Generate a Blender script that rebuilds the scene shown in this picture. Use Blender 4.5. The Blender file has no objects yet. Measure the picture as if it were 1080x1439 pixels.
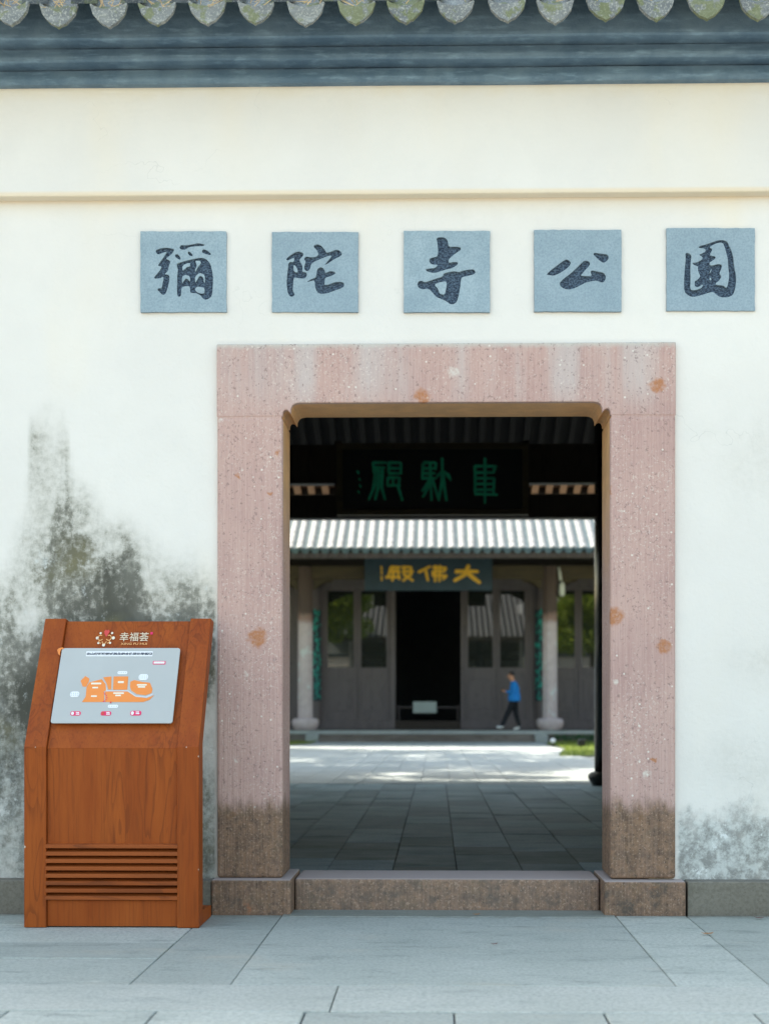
import bpy, bmesh, math, random
import numpy as np
from mathutils import Vector, Matrix, noise as mnoise

# ------------------------------------------------------------------ camera, sky, sun, exposure
SC = bpy.context.scene
COL = SC.collection
TH = math.atan(0.0171)
FPX, PCX, PCY = 1800.0, 581.2, 995.0
CAM = Vector((0.0, -6.2, 1.0))
cd = bpy.data.cameras.new('camera')
cam = bpy.data.objects.new('camera', cd)
COL.objects.link(cam)
cam.location = CAM
cam.rotation_euler = (math.pi / 2, 0, TH)
cd.sensor_width = 36.0
cd.sensor_fit = 'AUTO'
cd.lens = 36.0 * FPX / 1439.0
cd.shift_x = -(PCX - 540.0) / 1439.0
cd.shift_y = (PCY - 719.5) / 1439.0
cd.clip_start = 0.05
cd.clip_end = 1500
cd.dof.use_dof = True
cd.dof.focus_distance = 6.22
cd.dof.aperture_fstop = 2.1
SC.camera = cam

SUN_EL, SUN_AZ = math.radians(55), math.radians(-43)      # azimuth measured from +Y (behind the gate) towards +X
w = bpy.data.worlds.new('World'); SC.world = w; w.use_nodes = True
wn = w.node_tree
bg = wn.nodes['Background']
sky = wn.nodes.new('ShaderNodeTexSky')
sky.sky_type = 'NISHITA'; sky.sun_disc = False
sky.sun_elevation = SUN_EL; sky.sun_rotation = SUN_AZ
sky.air_density = 1.9; sky.dust_density = 2.5; sky.ozone_density = 0.0
wn.links.new(sky.outputs[0], bg.inputs[0])
bg.inputs[1].default_value = 0.15
sd = bpy.data.lights.new('sun', 'SUN'); sd.energy = 4.0; sd.angle = math.radians(0.6); sd.color = (1.0, 0.93, 0.82)
sun = bpy.data.objects.new('sun', sd); COL.objects.link(sun)
sdir = Vector((math.sin(SUN_AZ) * math.cos(SUN_EL), math.cos(SUN_AZ) * math.cos(SUN_EL), math.sin(SUN_EL)))
sun.rotation_euler = sdir.to_track_quat('Z', 'Y').to_euler()
sun.location = (-6, 10, 20)
SC.view_settings.view_transform = 'Standard'; SC.view_settings.look = 'None'
SC.view_settings.gamma = 1.0; SC.view_settings.use_curve_mapping = False
SC.view_settings.exposure = 1.56
SC.cycles.max_bounces = 10; SC.cycles.diffuse_bounces = 6; SC.cycles.use_denoising = True
SC.cycles.sample_clamp_indirect = 8

# ------------------------------------------------------------------ measuring helpers
cT, sT = math.cos(TH), math.sin(TH)
def ray(px, py):
    u, v = px - PCX, PCY - py
    return Vector((u * cT - FPX * sT, u * sT + FPX * cT, v))
def P(px, py, Y):                       # where the sight line of a photo pixel meets the plane y = Y
    d = ray(px, py)
    return CAM + d * ((Y - CAM.y) / d.y)
def X(px, Y): return P(px, PCY, Y).x
def Z(py, Y, px=612): return P(px, py, Y).z
RND = random.Random(7)

# ------------------------------------------------------------------ mesh helpers
def link_mesh(name, me, mat=None, parent=None, loc=None):
    o = bpy.data.objects.new(name, me); COL.objects.link(o)
    if mat is not None and not me.materials: me.materials.append(mat)
    if parent is not None:
        o.parent = parent
    if loc is not None: o.location = loc
    return o
def wloc(o):
    v = Vector((0, 0, 0))
    while o is not None:
        v = v + o.location; o = o.parent
    return v
def obj(name, bm, mat, parent=None, at=None, bevel=0, segs=2, smooth=False, kind=None):
    """bm in world coordinates -> one mesh object whose origin is at `at` (or the parent's base)."""
    base = wloc(parent) if parent is not None else Vector((0, 0, 0))
    org = Vector(at) if at is not None else base
    bmesh.ops.translate(bm, verts=bm.verts, vec=-org)
    me = bpy.data.meshes.new(name); bm.to_mesh(me); bm.free()
    if smooth:
        for p in me.polygons: p.use_smooth = True
    o = link_mesh(name, me, mat, parent, org - base)
    if bevel:
        b = o.modifiers.new('bevel', 'BEVEL'); b.width = bevel; b.segments = segs; b.limit_method = 'ANGLE'; b.angle_limit = math.radians(35)
    if kind: o['kind'] = kind
    return o
def thing(name, label, cat, loc, group=None):
    o = bpy.data.objects.new(name, None); COL.objects.link(o); o.location = loc
    o.empty_display_size = 0.2
    o['label'] = label; o['category'] = cat
    if group: o['group'] = group
    return o
def tag(o, label, cat, group=None):
    o['label'] = label; o['category'] = cat
    if group: o['group'] = group
    return o
def box(bm, x0, x1, y0, y1, z0, z1):
    vs = [bm.verts.new((x, y, z)) for z in (z0, z1) for y in (y0, y1) for x in (x0, x1)]
    for f in ((0, 2, 3, 1), (4, 5, 7, 6), (0, 1, 5, 4), (1, 3, 7, 5), (3, 2, 6, 7), (2, 0, 4, 6)):
        bm.faces.new([vs[i] for i in f])
    return vs
def B(*a):
    bm = bmesh.new(); box(bm, *a); return bm
def hexa(bm, pts):                        # eight points: bottom four then top four, same winding
    vs = [bm.verts.new(p) for p in pts]
    for f in ((3, 2, 1, 0), (4, 5, 6, 7), (0, 1, 5, 4), (1, 2, 6, 5), (2, 3, 7, 6), (3, 0, 4, 7)):
        bm.faces.new([vs[i] for i in f])
def lathe(bm, cx, cy, prof, n=20, a0=0.0):
    rings = []
    for r, z in prof:
        rings.append([bm.verts.new((cx + r * math.cos(a0 + 2 * math.pi * k / n), cy + r * math.sin(a0 + 2 * math.pi * k / n), z)) for k in range(n)])
    for a, b in zip(rings, rings[1:]):
        for k in range(n):
            bm.faces.new((a[k], a[(k + 1) % n], b[(k + 1) % n], b[k]))
    bm.faces.new(rings[0][::-1]); bm.faces.new(rings[-1])
def tube(bm, pts, rad, n=8):
    pts = [Vector(p) for p in pts]
    rings = []
    for i, p in enumerate(pts):
        d = (pts[min(i + 1, len(pts) - 1)] - pts[max(i - 1, 0)]).normalized()
        a = d.orthogonal().normalized(); b = d.cross(a)
        r = rad[i] if isinstance(rad, (list, tuple)) else rad
        if rings:                          # keep rings aligned
            a = (la - d * la.dot(d)).normalized(); b = d.cross(a)
        la = a
        rings.append([bm.verts.new(p + (a * math.cos(2 * math.pi * k / n) + b * math.sin(2 * math.pi * k / n)) * r) for k in range(n)])
    for r0, r1 in zip(rings, rings[1:]):
        for k in range(n): bm.faces.new((r0[k], r0[(k + 1) % n], r1[(k + 1) % n], r1[k]))
    bm.faces.new(rings[0][::-1]); bm.faces.new(rings[-1])
def extrude_poly(bm, pts, off):            # planar polygon (3D points) thickened by vector off
    n = len(pts)
    a = [bm.verts.new(p) for p in pts]; b = [bm.verts.new(Vector(p) + off) for p in pts]
    f0 = bm.faces.new(a); f1 = bm.faces.new(b[::-1])
    for i in range(n): bm.faces.new((a[i], b[i], b[(i + 1) % n], a[(i + 1) % n]))
    bmesh.ops.triangulate(bm, faces=[f0, f1])
    bmesh.ops.recalc_face_normals(bm, faces=bm.faces)
def smooth_loop(pts, it=1):                # Chaikin: rounds a traced outline as a brush would
    for _ in range(it):
        q = []
        for i in range(len(pts)):
            a, b = pts[i], pts[(i + 1) % len(pts)]
            q.append((a[0] * .78 + b[0] * .22, a[1] * .78 + b[1] * .22)); q.append((a[0] * .22 + b[0] * .78, a[1] * .22 + b[1] * .78))
        pts = q
    return pts
def filled(loops, extrude):                # 2D loops (even-odd) -> mesh datablock in the local XY plane, thickness 2*extrude
    cu = bpy.data.curves.new('outline', 'CURVE'); cu.dimensions = '2D'; cu.fill_mode = 'BOTH'; cu.extrude = extrude
    for lp in loops:
        s = cu.splines.new('POLY'); s.points.add(len(lp) - 1)
        for i, p in enumerate(lp): s.points[i].co = (p[0], p[1], 0, 1)
        s.use_cyclic_u = True
    t = bpy.data.objects.new('outline', cu); COL.objects.link(t)
    dg = bpy.context.evaluated_depsgraph_get(); dg.update()
    me = bpy.data.meshes.new_from_object(t.evaluated_get(dg))
    bpy.data.objects.remove(t); bpy.data.curves.remove(cu)
    return me
def text_mesh(s, height, width=None, offset=0.0, extrude=0.0004):
    cu = bpy.data.curves.new('print', 'FONT'); cu.body = s; cu.size = height * 1.06; cu.align_x = 'CENTER'; cu.align_y = 'CENTER'
    cu.offset = offset; cu.extrude = extrude; cu.resolution_u = 3
    t = bpy.data.objects.new('print', cu); COL.objects.link(t)
    dg = bpy.context.evaluated_depsgraph_get(); dg.update()
    me = bpy.data.meshes.new_from_object(t.evaluated_get(dg))
    bpy.data.objects.remove(t); bpy.data.curves.remove(cu)
    v = np.empty(len(me.vertices) * 3, 'f'); me.vertices.foreach_get('co', v); v = v.reshape(-1, 3)
    v[:, 0] -= (v[:, 0].min() + v[:, 0].max()) / 2; v[:, 1] -= (v[:, 1].min() + v[:, 1].max()) / 2
    if width: v[:, 0] *= width / max(1e-6, v[:, 0].max() - v[:, 0].min())
    me.vertices.foreach_set('co', v.ravel()); me.update()
    me.materials.clear()
    return me
def stroke_loops(pts, wd, taper=0.75):      # a brush stroke as one closed outline
    pts = [Vector((p[0], p[1])) for p in pts]
    L, R = [], []
    for i, p in enumerate(pts):
        d = (pts[min(i + 1, len(pts) - 1)] - pts[max(i - 1, 0)])
        if d.length < 1e-9: d = Vector((1, 0))
        d.normalize(); n = Vector((-d.y, d.x))
        ww = wd * (1 if i < len(pts) - 1 else taper) / 2
        L.append(p + n * ww); R.append(p - n * ww)
    d0 = (pts[0] - pts[1]).normalized() * wd * .35; d1 = (pts[-1] - pts[-2]).normalized() * wd * .3
    return [tuple(q) for q in L + [pts[-1] + d1] + R[::-1] + [pts[0] + d0]]
def strokes_bm(strokes, Y, wd, depth=0.012):  # strokes given in photo pixels, put on the plane y = Y as raised letters
    bm = bmesh.new()
    for k, st in enumerate(strokes):
        lp = stroke_loops(st, wd)
        extrude_poly(bm, [P(a, b, Y - 0.0004 * (k % 7)) for a, b in lp], Vector((0, depth, 0)))
    return bm

# ------------------------------------------------------------------ numpy noise for masks laid on the plaster
def vnoise(x, y, seed):
    r = np.random.RandomState(seed).rand(256, 256)
    xi, yi = np.floor(x).astype(int), np.floor(y).astype(int)
    fx, fy = x - xi, y - yi
    fx = fx * fx * (3 - 2 * fx); fy = fy * fy * (3 - 2 * fy)
    g = lambda a, b: r[a % 256, b % 256]
    return (g(xi, yi) * (1 - fx) + g(xi + 1, yi) * fx) * (1 - fy) + (g(xi, yi + 1) * (1 - fx) + g(xi + 1, yi + 1) * fx) * fy
def fbm(x, y, seed, o=5):
    s = 0; a = 1; t = 0
    for k in range(o):
        s = s + a * vnoise(x * 2 ** k + 17 * k, y * 2 ** k + 31 * k, seed + k); t += a; a *= .55
    return s / t
def sstep(a, b, x):
    t = np.clip((x - a) / (b - a), 0, 1); return t * t * (3 - 2 * t)

# ------------------------------------------------------------------ material helper
class NB:
    def __init__(s, name, rough=0.8, spec=0.3, metal=0.0):
        s.m = bpy.data.materials.new(name); s.m.use_nodes = True
        s.t = s.m.node_tree; s.p = s.t.nodes['Principled BSDF']
        s.p.inputs['Roughness'].default_value = rough; s.p.inputs['Metallic'].default_value = metal
        s.p.inputs['Specular IOR Level'].default_value = spec
        s.bumps = []
    def n(s, typ, out=0, attrs=None, **kw):
        nd = s.t.nodes.new('ShaderNode' + typ)
        for k, v in (attrs or {}).items(): setattr(nd, k, v)
        for k, v in kw.items():
            key = int(k[1:]) if k[0] == 'i' and k[1:].isdigit() else k
            s.set(nd.inputs[key], v)
        return nd.outputs[out]
    def set(s, sock, v):
        if isinstance(v, bpy.types.NodeSocket): s.t.links.new(v, sock)
        elif sock.type == 'RGBA' and not isinstance(v, (int, float)): sock.default_value = (*v[:3], 1)
        else: sock.default_value = v
    def pos(s): return s.n('NewGeometry', 'Position')
    def objc(s): return s.n('TexCoord', 'Object')
    def gen(s): return s.n('TexCoord', 'Generated')
    def sc(s, v, x, y, z, ox=0, oy=0, oz=0):
        nd = s.t.nodes.new('ShaderNodeMapping'); s.set(nd.inputs['Vector'], v)
        nd.inputs['Scale'].default_value = (x, y, z); nd.inputs['Location'].default_value = (ox, oy, oz); return nd.outputs[0]
    def noise(s, v, scale, detail=4, rough=.55, dist=0): return s.n('TexNoise', 0, None, Vector=v, Scale=scale, Detail=detail, Roughness=rough, Distortion=dist)
    def vor(s, v, scale, feature='F1', out=0, rand=1.0): return s.n('TexVoronoi', out, {'feature': feature}, Vector=v, Scale=scale, Randomness=rand)
    def mix(s, f, a, b, mode='MIX'):
        nd = s.t.nodes.new('ShaderNodeMix'); nd.data_type = 'RGBA'; nd.blend_type = mode
        s.set(nd.inputs[0], f); s.set(nd.inputs[6], a); s.set(nd.inputs[7], b); return nd.outputs[2]
    def mr(s, v, a, b, c=0.0, d=1.0, smooth=True):
        nd = s.t.nodes.new('ShaderNodeMapRange'); nd.interpolation_type = 'SMOOTHSTEP' if smooth else 'LINEAR'
        s.set(nd.inputs[0], v)
        for i, q in enumerate((a, b, c, d)): nd.inputs[i + 1].default_value = q
        return nd.outputs[0]
    def ma(s, op, a, b=0.0, c=0.0):
        nd = s.t.nodes.new('ShaderNodeMath'); nd.operation = op
        s.set(nd.inputs[0], a); s.set(nd.inputs[1], b)
        if op in ('MULTIPLY_ADD',): s.set(nd.inputs[2], c)
        return nd.outputs[0]
    def attr(s, nm): return s.n('Attribute', 'Fac', {'attribute_name': nm})
    def sep(s, v):
        nd = s.t.nodes.new('ShaderNodeSeparateXYZ'); s.set(nd.inputs[0], v); return nd.outputs
    def rnd(s): return s.n('ObjectInfo', 'Random')
    def bump(s, h, dist=.003, strength=1.0):
        nd = s.t.nodes.new('ShaderNodeBump'); nd.inputs['Distance'].default_value = dist; nd.inputs['Strength'].default_value = strength
        s.set(nd.inputs['Height'], h)
        if s.bumps: s.t.links.new(s.bumps[-1], nd.inputs['Normal'])
        s.bumps.append(nd.outputs[0]); s.t.links.new(nd.outputs[0], s.p.inputs['Normal'])
    def col(s, c): s.set(s.p.inputs['Base Color'], c)
    def rough(s, c): s.set(s.p.inputs['Roughness'], c)
    def spot(s, v, c, r):                  # soft ragged disc round world point c
        d = s.n('VectorMath', 'Value', {'operation': 'DISTANCE'}, i0=v, i1=tuple(c))
        return s.mr(d, r * .55, r * 1.1, 1, 0)

def simple(name, c, rough=.7, spec=.3, metal=0.0, var=.25, scale=3.0, bump=0.0):
    b = NB(name, rough, spec, metal); v = b.pos()
    n = b.noise(v, scale, 5, .6)
    b.col(b.mix(b.mr(n, .25, .75, 0, 1, False), [x * (1 - var) for x in c], [min(1, x * (1 + var)) for x in c]))
    if bump: b.bump(b.noise(v, scale * 12, 4), bump)
    return b.m

# plaster with mould
def m_plaster():
    b = NB('white_plaster', .92, .15); v = b.pos()
    big = b.noise(v, .9, 4, .6); med = b.noise(v, 5, 6, .65)
    c = b.mix(b.mr(big, .3, .7), (.745, .72, .675), (.80, .775, .725))
    c = b.mix(b.mr(med, .45, .75, 0, .35), c, (.73, .715, .675))
    warm = b.noise(b.sc(v, 1, 1, .35, 3, 0, 5), 1.3, 3)
    c = b.mix(b.mr(warm, .5, .75, 0, .7), c, (.82, .745, .61))
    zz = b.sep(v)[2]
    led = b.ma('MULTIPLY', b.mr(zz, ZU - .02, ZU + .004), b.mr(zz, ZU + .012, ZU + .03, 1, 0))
    c = b.mix(b.ma('MULTIPLY', led, .5), c, (.80, .62, .36))  # warm bounce light painted as tan along the upper band's underside
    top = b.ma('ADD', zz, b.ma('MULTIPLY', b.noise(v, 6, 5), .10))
    c = b.mix(b.mr(top, ZT - .03, ZT + .07, 0, .5), c, (.74, .64, .45))  # warm bounce tint painted on the plaster just under the cornice
    # hairline cracks
    wv = b.n('VectorMath', 0, {'operation': 'ADD'}, i0=v, i1=b.n('TexNoise', 1, None, Vector=v, Scale=3.0, Detail=4))
    cr = b.vor(wv, 1.7, 'DISTANCE_TO_EDGE')
    crm = b.ma('MULTIPLY', b.mr(cr, 0, .006, 1, 0), b.mr(b.noise(v, 1.1, 2), .52, .66))
    c = b.mix(b.ma('MULTIPLY', crm, .35), c, (.45, .45, .42))
    st = b.sc(v, 1, 1, .28)
    n1 = b.noise(st, 5.5, 8, .66, .5); n2 = b.noise(v, 28, 6, .7); n3 = b.noise(b.sc(v, 1, 1, .6, 9, 2, 4), 2.6, 5, .6)
    mold = b.attr('mold'); damp = b.attr('damp'); oli = b.attr('olive')
    d = b.ma('MULTIPLY', mold, b.mr(n1, .36, .64, .52, 1.4, False))
    d = b.ma('MULTIPLY', d, b.mr(n2, .36, .64, .68, 1.3, False))
    d = b.ma('MULTIPLY', d, b.mr(n3, .35, .65, .6, 1.3, False))
    grey = b.mix(b.mr(n3, .35, .65), (.165, .165, .14), (.058, .060, .045))
    grey = b.mix(b.ma('MULTIPLY', oli, b.mr(n3, .4, .7)), grey, (.20, .18, .085))
    mid = b.mix(b.mr(n2, .3, .7), (.43, .42, .37), (.33, .325, .27))
    mc = b.mix(b.mr(d, .3, 1.0), mid, grey)
    c = b.mix(b.mr(d, 0, .62, 0, .95, False), c, mc)
    # lime scabs and knocks inside the mould
    w1 = b.mr(b.noise(b.sc(v, 1, 1, .8, 4, 4, 1), 9, 7, .75), .60, .70)
    c = b.mix(b.ma('MULTIPLY', w1, b.mr(mold, .05, .5, 0, .75)), c, (.62, .64, .62))
    # rising damp, blue grey and blotched
    dn = b.noise(b.sc(v, 1.3, 1, .8, 2, 0, 8), 11, 8, .72)
    dd = b.mr(b.ma('ADD', damp, b.ma('MULTIPLY', b.ma('SUBTRACT', dn, .5), .9)), .2, .85)
    dd = b.ma('MULTIPLY', dd, b.mr(damp, 0, .15))
    dc = b.mix(b.mr(b.noise(v, 22, 8, .75), .38, .62), (.52, .55, .53), (.16, .168, .16))
    dc = b.mix(b.mr(b.noise(b.sc(v, 1, 1, 1, 7, 7, 7), 15, 6, .7), .58, .66), dc, (.70, .73, .72))
    c = b.mix(b.ma('MULTIPLY', dd, .8), c, dc)
    b.col(c)
    b.bump(b.noise(v, 2.2, 4, .5), .012); b.bump(b.noise(v, 45, 6, .6), .0025)
    return b.m

SPOTS = [(593, 557, 13), (923, 542, 12), (362, 896, 15), (863, 866, 15), (932, 909, 12), (335, 668, 4), (390, 637, 5), (378, 692, 4), (326, 1146, 6), (920, 1068, 4), (901, 1150, 5), (852, 690, 9)]
WHITES = [(635, 523, 16), (340, 660, 6), (333, 1069, 6), (908, 1088, 10), (866, 960, 7), (870, 720, 4), (310, 590, 7), (346, 948, 6)]
def m_pink(name, moss, lite=0.0):
    b = NB(name, .85, .25); v = b.pos()
    x, y, z = b.sep(v)
    big = b.noise(v, 2.2, 5, .6)
    c = b.mix(b.mr(big, .3, .7), (.535, .36, .315), (.46, .30, .27))
    # chisel lines, irregular verticals
    wob = b.noise(b.sc(v, 1, 1, .15), 9, 3)
    ch = b.noise(b.sc(v, 1, 1, .02), 110, 2, .5)
    ch2 = b.noise(b.sc(v, 1, 1, .05, 2, 2, 2), 230, 2, .5)
    c = b.mix(b.mr(ch, .38, .62, 0, .30), c, (.61, .44, .39))
    c = b.mix(b.mr(ch2, .55, .75, 0, .38), c, (.34, .22, .21))
    if not moss:                           # lime wash runs over the lintel
        run = b.noise(b.sc(v, 1, 1, .06, 5), 5.5, 4, .6)
        up = b.mr(z, 2.40, 2.62)
        c = b.mix(b.ma('MULTIPLY', b.mr(run, .42, .70, 0, .62), up), c, (.57, .53, .51))
        c = b.mix(b.mr(b.ma('ADD', z, b.ma('MULTIPLY', b.noise(v, 30, 4), .03)), 2.77, 2.80, 0, .7), c, (.55, .55, .5))
    sp = b.noise(v, 90, 3, .7)
    pat = b.mr(b.noise(b.sc(v, 1, 1, .6, 6, 3), 3.5, 4, .6), .36, .62, .15, 1.0)
    c = b.mix(b.ma('MULTIPLY', b.mr(sp, .56, .67, 0, .75), pat), c, (.70, .62, .56))
    c = b.mix(b.mr(b.noise(b.sc(v, 1, 1, 1, 3, 3, 3), 62, 3, .7), .58, .68, 0, .6), c, (.21, .145, .135))
    pv = b.vor(v, 26); pr = b.vor(v, 26, 'F1', 1)
    c = b.mix(b.ma('MULTIPLY', b.mr(pv, .10, .16, 1, 0), b.mr(b.sep(pr)[0], .72, .74, 0, .85)), c, (.74, .69, .63))
    pv2 = b.vor(b.sc(v, 1, 1, 1, 5, 1, 9), 17); pr2 = b.vor(b.sc(v, 1, 1, 1, 5, 1, 9), 17, 'F1', 1)
    c = b.mix(b.ma('MULTIPLY', b.mr(pv2, .08, .14, 1, 0), b.mr(b.sep(pr2)[1], .84, .86, 0, .8)), c, (.36, .12, .06))
    dv = b.n('VectorMath', 0, {'operation': 'ADD'}, i0=v, i1=b.n('VectorMath', 0, {'operation': 'SCALE'}, i0=b.n('VectorMath', 0, {'operation': 'SUBTRACT'}, i0=b.n('TexNoise', 1, None, Vector=v, Scale=32.0, Detail=5), i1=(.5, .5, .5)), Scale=.06))
    if not moss:
        for px, py, r in SPOTS:
            q = P(px, py, .07); c = b.mix(b.ma('MULTIPLY', b.ma('MULTIPLY', b.spot(dv, q, r / 285), b.mr(b.noise(v, 60, 4), .3, .6, .45, .85)), 1.0), c, (.43, .175, .065))
        for px, py, r in WHITES:
            q = P(px, py, .07); c = b.mix(b.ma('MULTIPLY', b.ma('MULTIPLY', b.spot(dv, q, r / 285 * .62), b.mr(b.noise(v, 50, 4), .35, .6, .2, .8)), 1.0), c, (.68, .63, .57))
    if not moss:                           # warm bounce light painted in ochre on the inner faces of the opening
        bounce = b.ma('MULTIPLY', b.mr(y, FY0 + .015, FY0 + .045), b.mr(b.ma('ADD', z, b.ma('MULTIPLY', b.noise(v, 3, 4), .5)), 1.7, 2.5))
        c = b.mix(b.ma('MULTIPLY', bounce, .85), c, b.mix(b.mr(b.noise(v, 9, 4), .35, .65), (.72, .43, .19), (.60, .36, .17)))
    # earth and algae that creep up from the ground
    hn = b.ma('ADD', z, b.ma('MULTIPLY', b.ma('SUBTRACT', b.noise(b.sc(v, 1, 1, .3), 14, 6, .65), .5), .22))
    wet = b.mr(hn, .47, .58, 1, 0) if not moss else 1.0
    mn = b.noise(v, 24, 7, .72)
    mc = b.mix(b.mr(mn, .35, .65), (.25, .15, .088), (.095, .064, .042))
    mc = b.mix(b.mr(b.noise(b.sc(v, 1, 1, 1, 8, 1), 8, 5, .7), .5, .7, 0, .45), mc, (.12, .105, .06))
    mc = b.mix(b.mr(ch, .4, .6, 0, .3), mc, (.30, .20, .15))
    mc = b.mix(b.mr(b.noise(v, 85, 4, .7), .54, .64, 0, .75), mc, (.40, .29, .21))
    mc = b.mix(b.mr(b.noise(b.sc(v, 1, 1, 1, 9, 9), 70, 4, .7), .56, .66, 0, .8), mc, (.035, .03, .02))
    if moss:
        mc = b.mix(b.mr(b.noise(b.sc(v, 1, 1, 1, 1, 6), 6, 6, .7), .5, .66, 0, .85), mc, (.055, .055, .045))
        mc = b.mix(b.mr(b.noise(b.sc(v, 1, 1, 1, 4, 2), 50, 4, .7), .6, .72, 0, .7), mc, (.42, .32, .26))
        mc = b.mix(b.mr(b.noise(b.sc(v, 1, 1, 1, 14, 2), 7, 4, .7), .6, .72, 0, .8), mc, (.36, .15, .07))
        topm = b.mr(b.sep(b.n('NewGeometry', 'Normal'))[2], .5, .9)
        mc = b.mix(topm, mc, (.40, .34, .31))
    if lite: mc = b.mix(lite, mc, (.46, .36, .30))
    c = b.mix(b.ma('MULTIPLY', wet, .92), c, mc)
    b.col(c)
    b.bump(ch, .003); b.bump(ch2, .0012); b.bump(b.noise(v, 70, 5, .65), .003)
    return b.m

def m_slate(name, c0, c1, lichen=0.0, rough=.8, moss=0.0):
    b = NB(name, rough, .3); v = b.pos(); r = b.rnd()
    n = b.noise(v, 4, 6, .65); n2 = b.noise(b.sc(v, .5, 1, 2.2), 16, 5, .6)
    c = b.mix(b.mr(n, .3, .7), c0, c1)
    c = b.mix(b.mr(n2, .5, .75, 0, .5), c, [min(1, x * 1.7) for x in c1])
    if lichen:
        c = b.mix(b.mr(b.noise(v, 110, 4, .7), .5, .62, 0, lichen), c, (.42, .43, .38))
    if moss:
        c = b.mix(b.mr(b.ma('ADD', b.noise(v, 16, 3, .6), b.ma('MULTIPLY', r, .16)), .57, .66, 0, moss), c, (.15, .175, .045))
    b.col(c); b.bump(b.noise(v, 40, 6, .65), .004)
    return b.m

def m_plaque_stone():
    b = NB('blue_grey_stone', .7, .35); v = b.pos(); r = b.rnd()
    n = b.noise(v, 7, 6, .65); g = b.noise(v, 120, 3, .6)
    c = b.mix(b.mr(n, .3, .7), (.28, .38, .435), (.36, .465, .52))
    c = b.mix(b.ma('MULTIPLY', b.mr(r, .0, 1.0), .45), c, (.27, .36, .42))
    c = b.mix(b.mr(g, .35, .7, .0, .4), c, (.16, .22, .28))
    c = b.mix(b.mr(b.noise(v, 55, 4, .7), .68, .74, 0, .6), c, (.09, .12, .15))
    b.col(c); b.bump(g, .0012); b.bump(b.noise(v, 12, 5), .002)
    return b.m
def m_carved():
    b = NB('carved_floor', .75, .35); v = b.pos()
    g = b.noise(b.sc(v, 1, 1, 1.6), 95, 4, .65)
    c = b.mix(b.mr(g, .38, .66), (.02, .034, .06), (.11, .17, .24))
    b.col(c); b.bump(g, .008, 1.0)
    return b.m

def m_wood(name, c0, c1, dark, vert=True, rough=.42, spec=.45, fig=1.0, ringamt=.6, chips=()):
    b = NB(name, rough, spec); v = b.pos(); r = b.rnd()
    off = b.n('CombineXYZ', 0, None, X=b.ma('MULTIPLY', r, 7.0), Y=0.0, Z=b.ma('MULTIPLY', r, 3.0))
    v = b.n('VectorMath', 0, {'operation': 'ADD'}, i0=v, i1=off)
    s = b.sc(v, 1, 1, .13) if vert else b.sc(v, .13, 1, 1)
    base = b.noise(s, 7, 4, .6, .3)
    ring = b.ma('FRACT', b.ma('MULTIPLY', b.noise(s, 5.5 * fig, 2, .4, .5), 9.0))
    ringm = b.ma('MULTIPLY', b.mr(ring, .55, .95, 0, 1), b.mr(b.noise(s, 4, 2), .42, .6))
    fine = b.noise(b.sc(v, 1, 1, .03) if vert else b.sc(v, .03, 1, 1), 130, 3, .6)
    c = b.mix(b.mr(base, .3, .7), c0, c1)
    c = b.mix(b.ma('MULTIPLY', ringm, ringamt), c, dark)
    for q in chips: c = b.mix(b.ma('MULTIPLY', b.spot(b.pos(), q[0], q[1]), .9), c, (.62, .52, .42))
    c = b.mix(b.mr(base, .62, .75, 0, .6), c, [x * 1.25 for x in dark])
    c = b.mix(b.mr(fine, .45, .75, 0, .35), c, dark)
    b.col(c); b.bump(fine, .0006)
    b.rough(b.mr(base, .3, .7, rough - .05, rough + .1))
    return b.m

def m_paver(name, c0, c1, stain, near=False, var=.5, rough=.75, spec=.3):
    b = NB(name, rough, spec); v = b.pos(); r = b.rnd()
    n = b.noise(v, 1.6, 6, .62); n2 = b.noise(b.sc(v, .55, 1.6, 1), 5, 7, .7); n3 = b.noise(v, 60, 4, .65)
    c = b.mix(b.mr(n, .3, .7), c0, c1)
    c = b.mix(b.mr(n2, .52, .72, 0, .7), c, stain)
    c = b.mix(b.mr(n3, .4, .66, 0, .45), c, [x * .5 for x in c0])
    c = b.mix(b.mr(b.noise(v, 130, 3, .6), .58, .68, 0, .45), c, [x * .42 for x in c0])
    c = b.mix(b.ma('MULTIPLY', b.mr(r, .0, 1.0), var), c, stain)
    c = b.mix(b.mr(b.noise(b.sc(v, .3, 2.5, 1, 4), 9, 6, .7), .62, .72, 0, .5), c, [min(1, x * 1.3) for x in c1])
    if name in ('bluestone_slab',):
        yy = b.ma('ADD', b.sep(v)[1], b.ma('MULTIPLY', b.ma('SUBTRACT', b.noise(v, 9, 6, .7), .5), .22))
        c = b.mix(b.mr(yy, -.13, .0, 0, .6), c, (.15, .15, .115))
        wd = b.noise(b.sc(v, .6, 1.4, 1, 3, 8), 2.2, 5, .6)
        c = b.mix(b.mr(wd, .56, .72, 0, .45), c, (.47, .43, .34))
    if near:                               # hall shade painted into the tiles towards the threshold, with some olive dirt
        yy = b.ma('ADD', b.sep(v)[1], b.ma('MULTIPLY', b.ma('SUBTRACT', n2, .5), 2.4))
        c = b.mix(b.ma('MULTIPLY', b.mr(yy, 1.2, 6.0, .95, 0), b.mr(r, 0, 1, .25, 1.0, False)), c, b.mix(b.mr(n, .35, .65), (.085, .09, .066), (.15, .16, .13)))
    b.col(c); b.bump(n3, .002); b.bump(n2, .006)
    b.rough(b.mr(n2, .3, .7, rough - .12, rough + .12))
    return b.m

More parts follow.
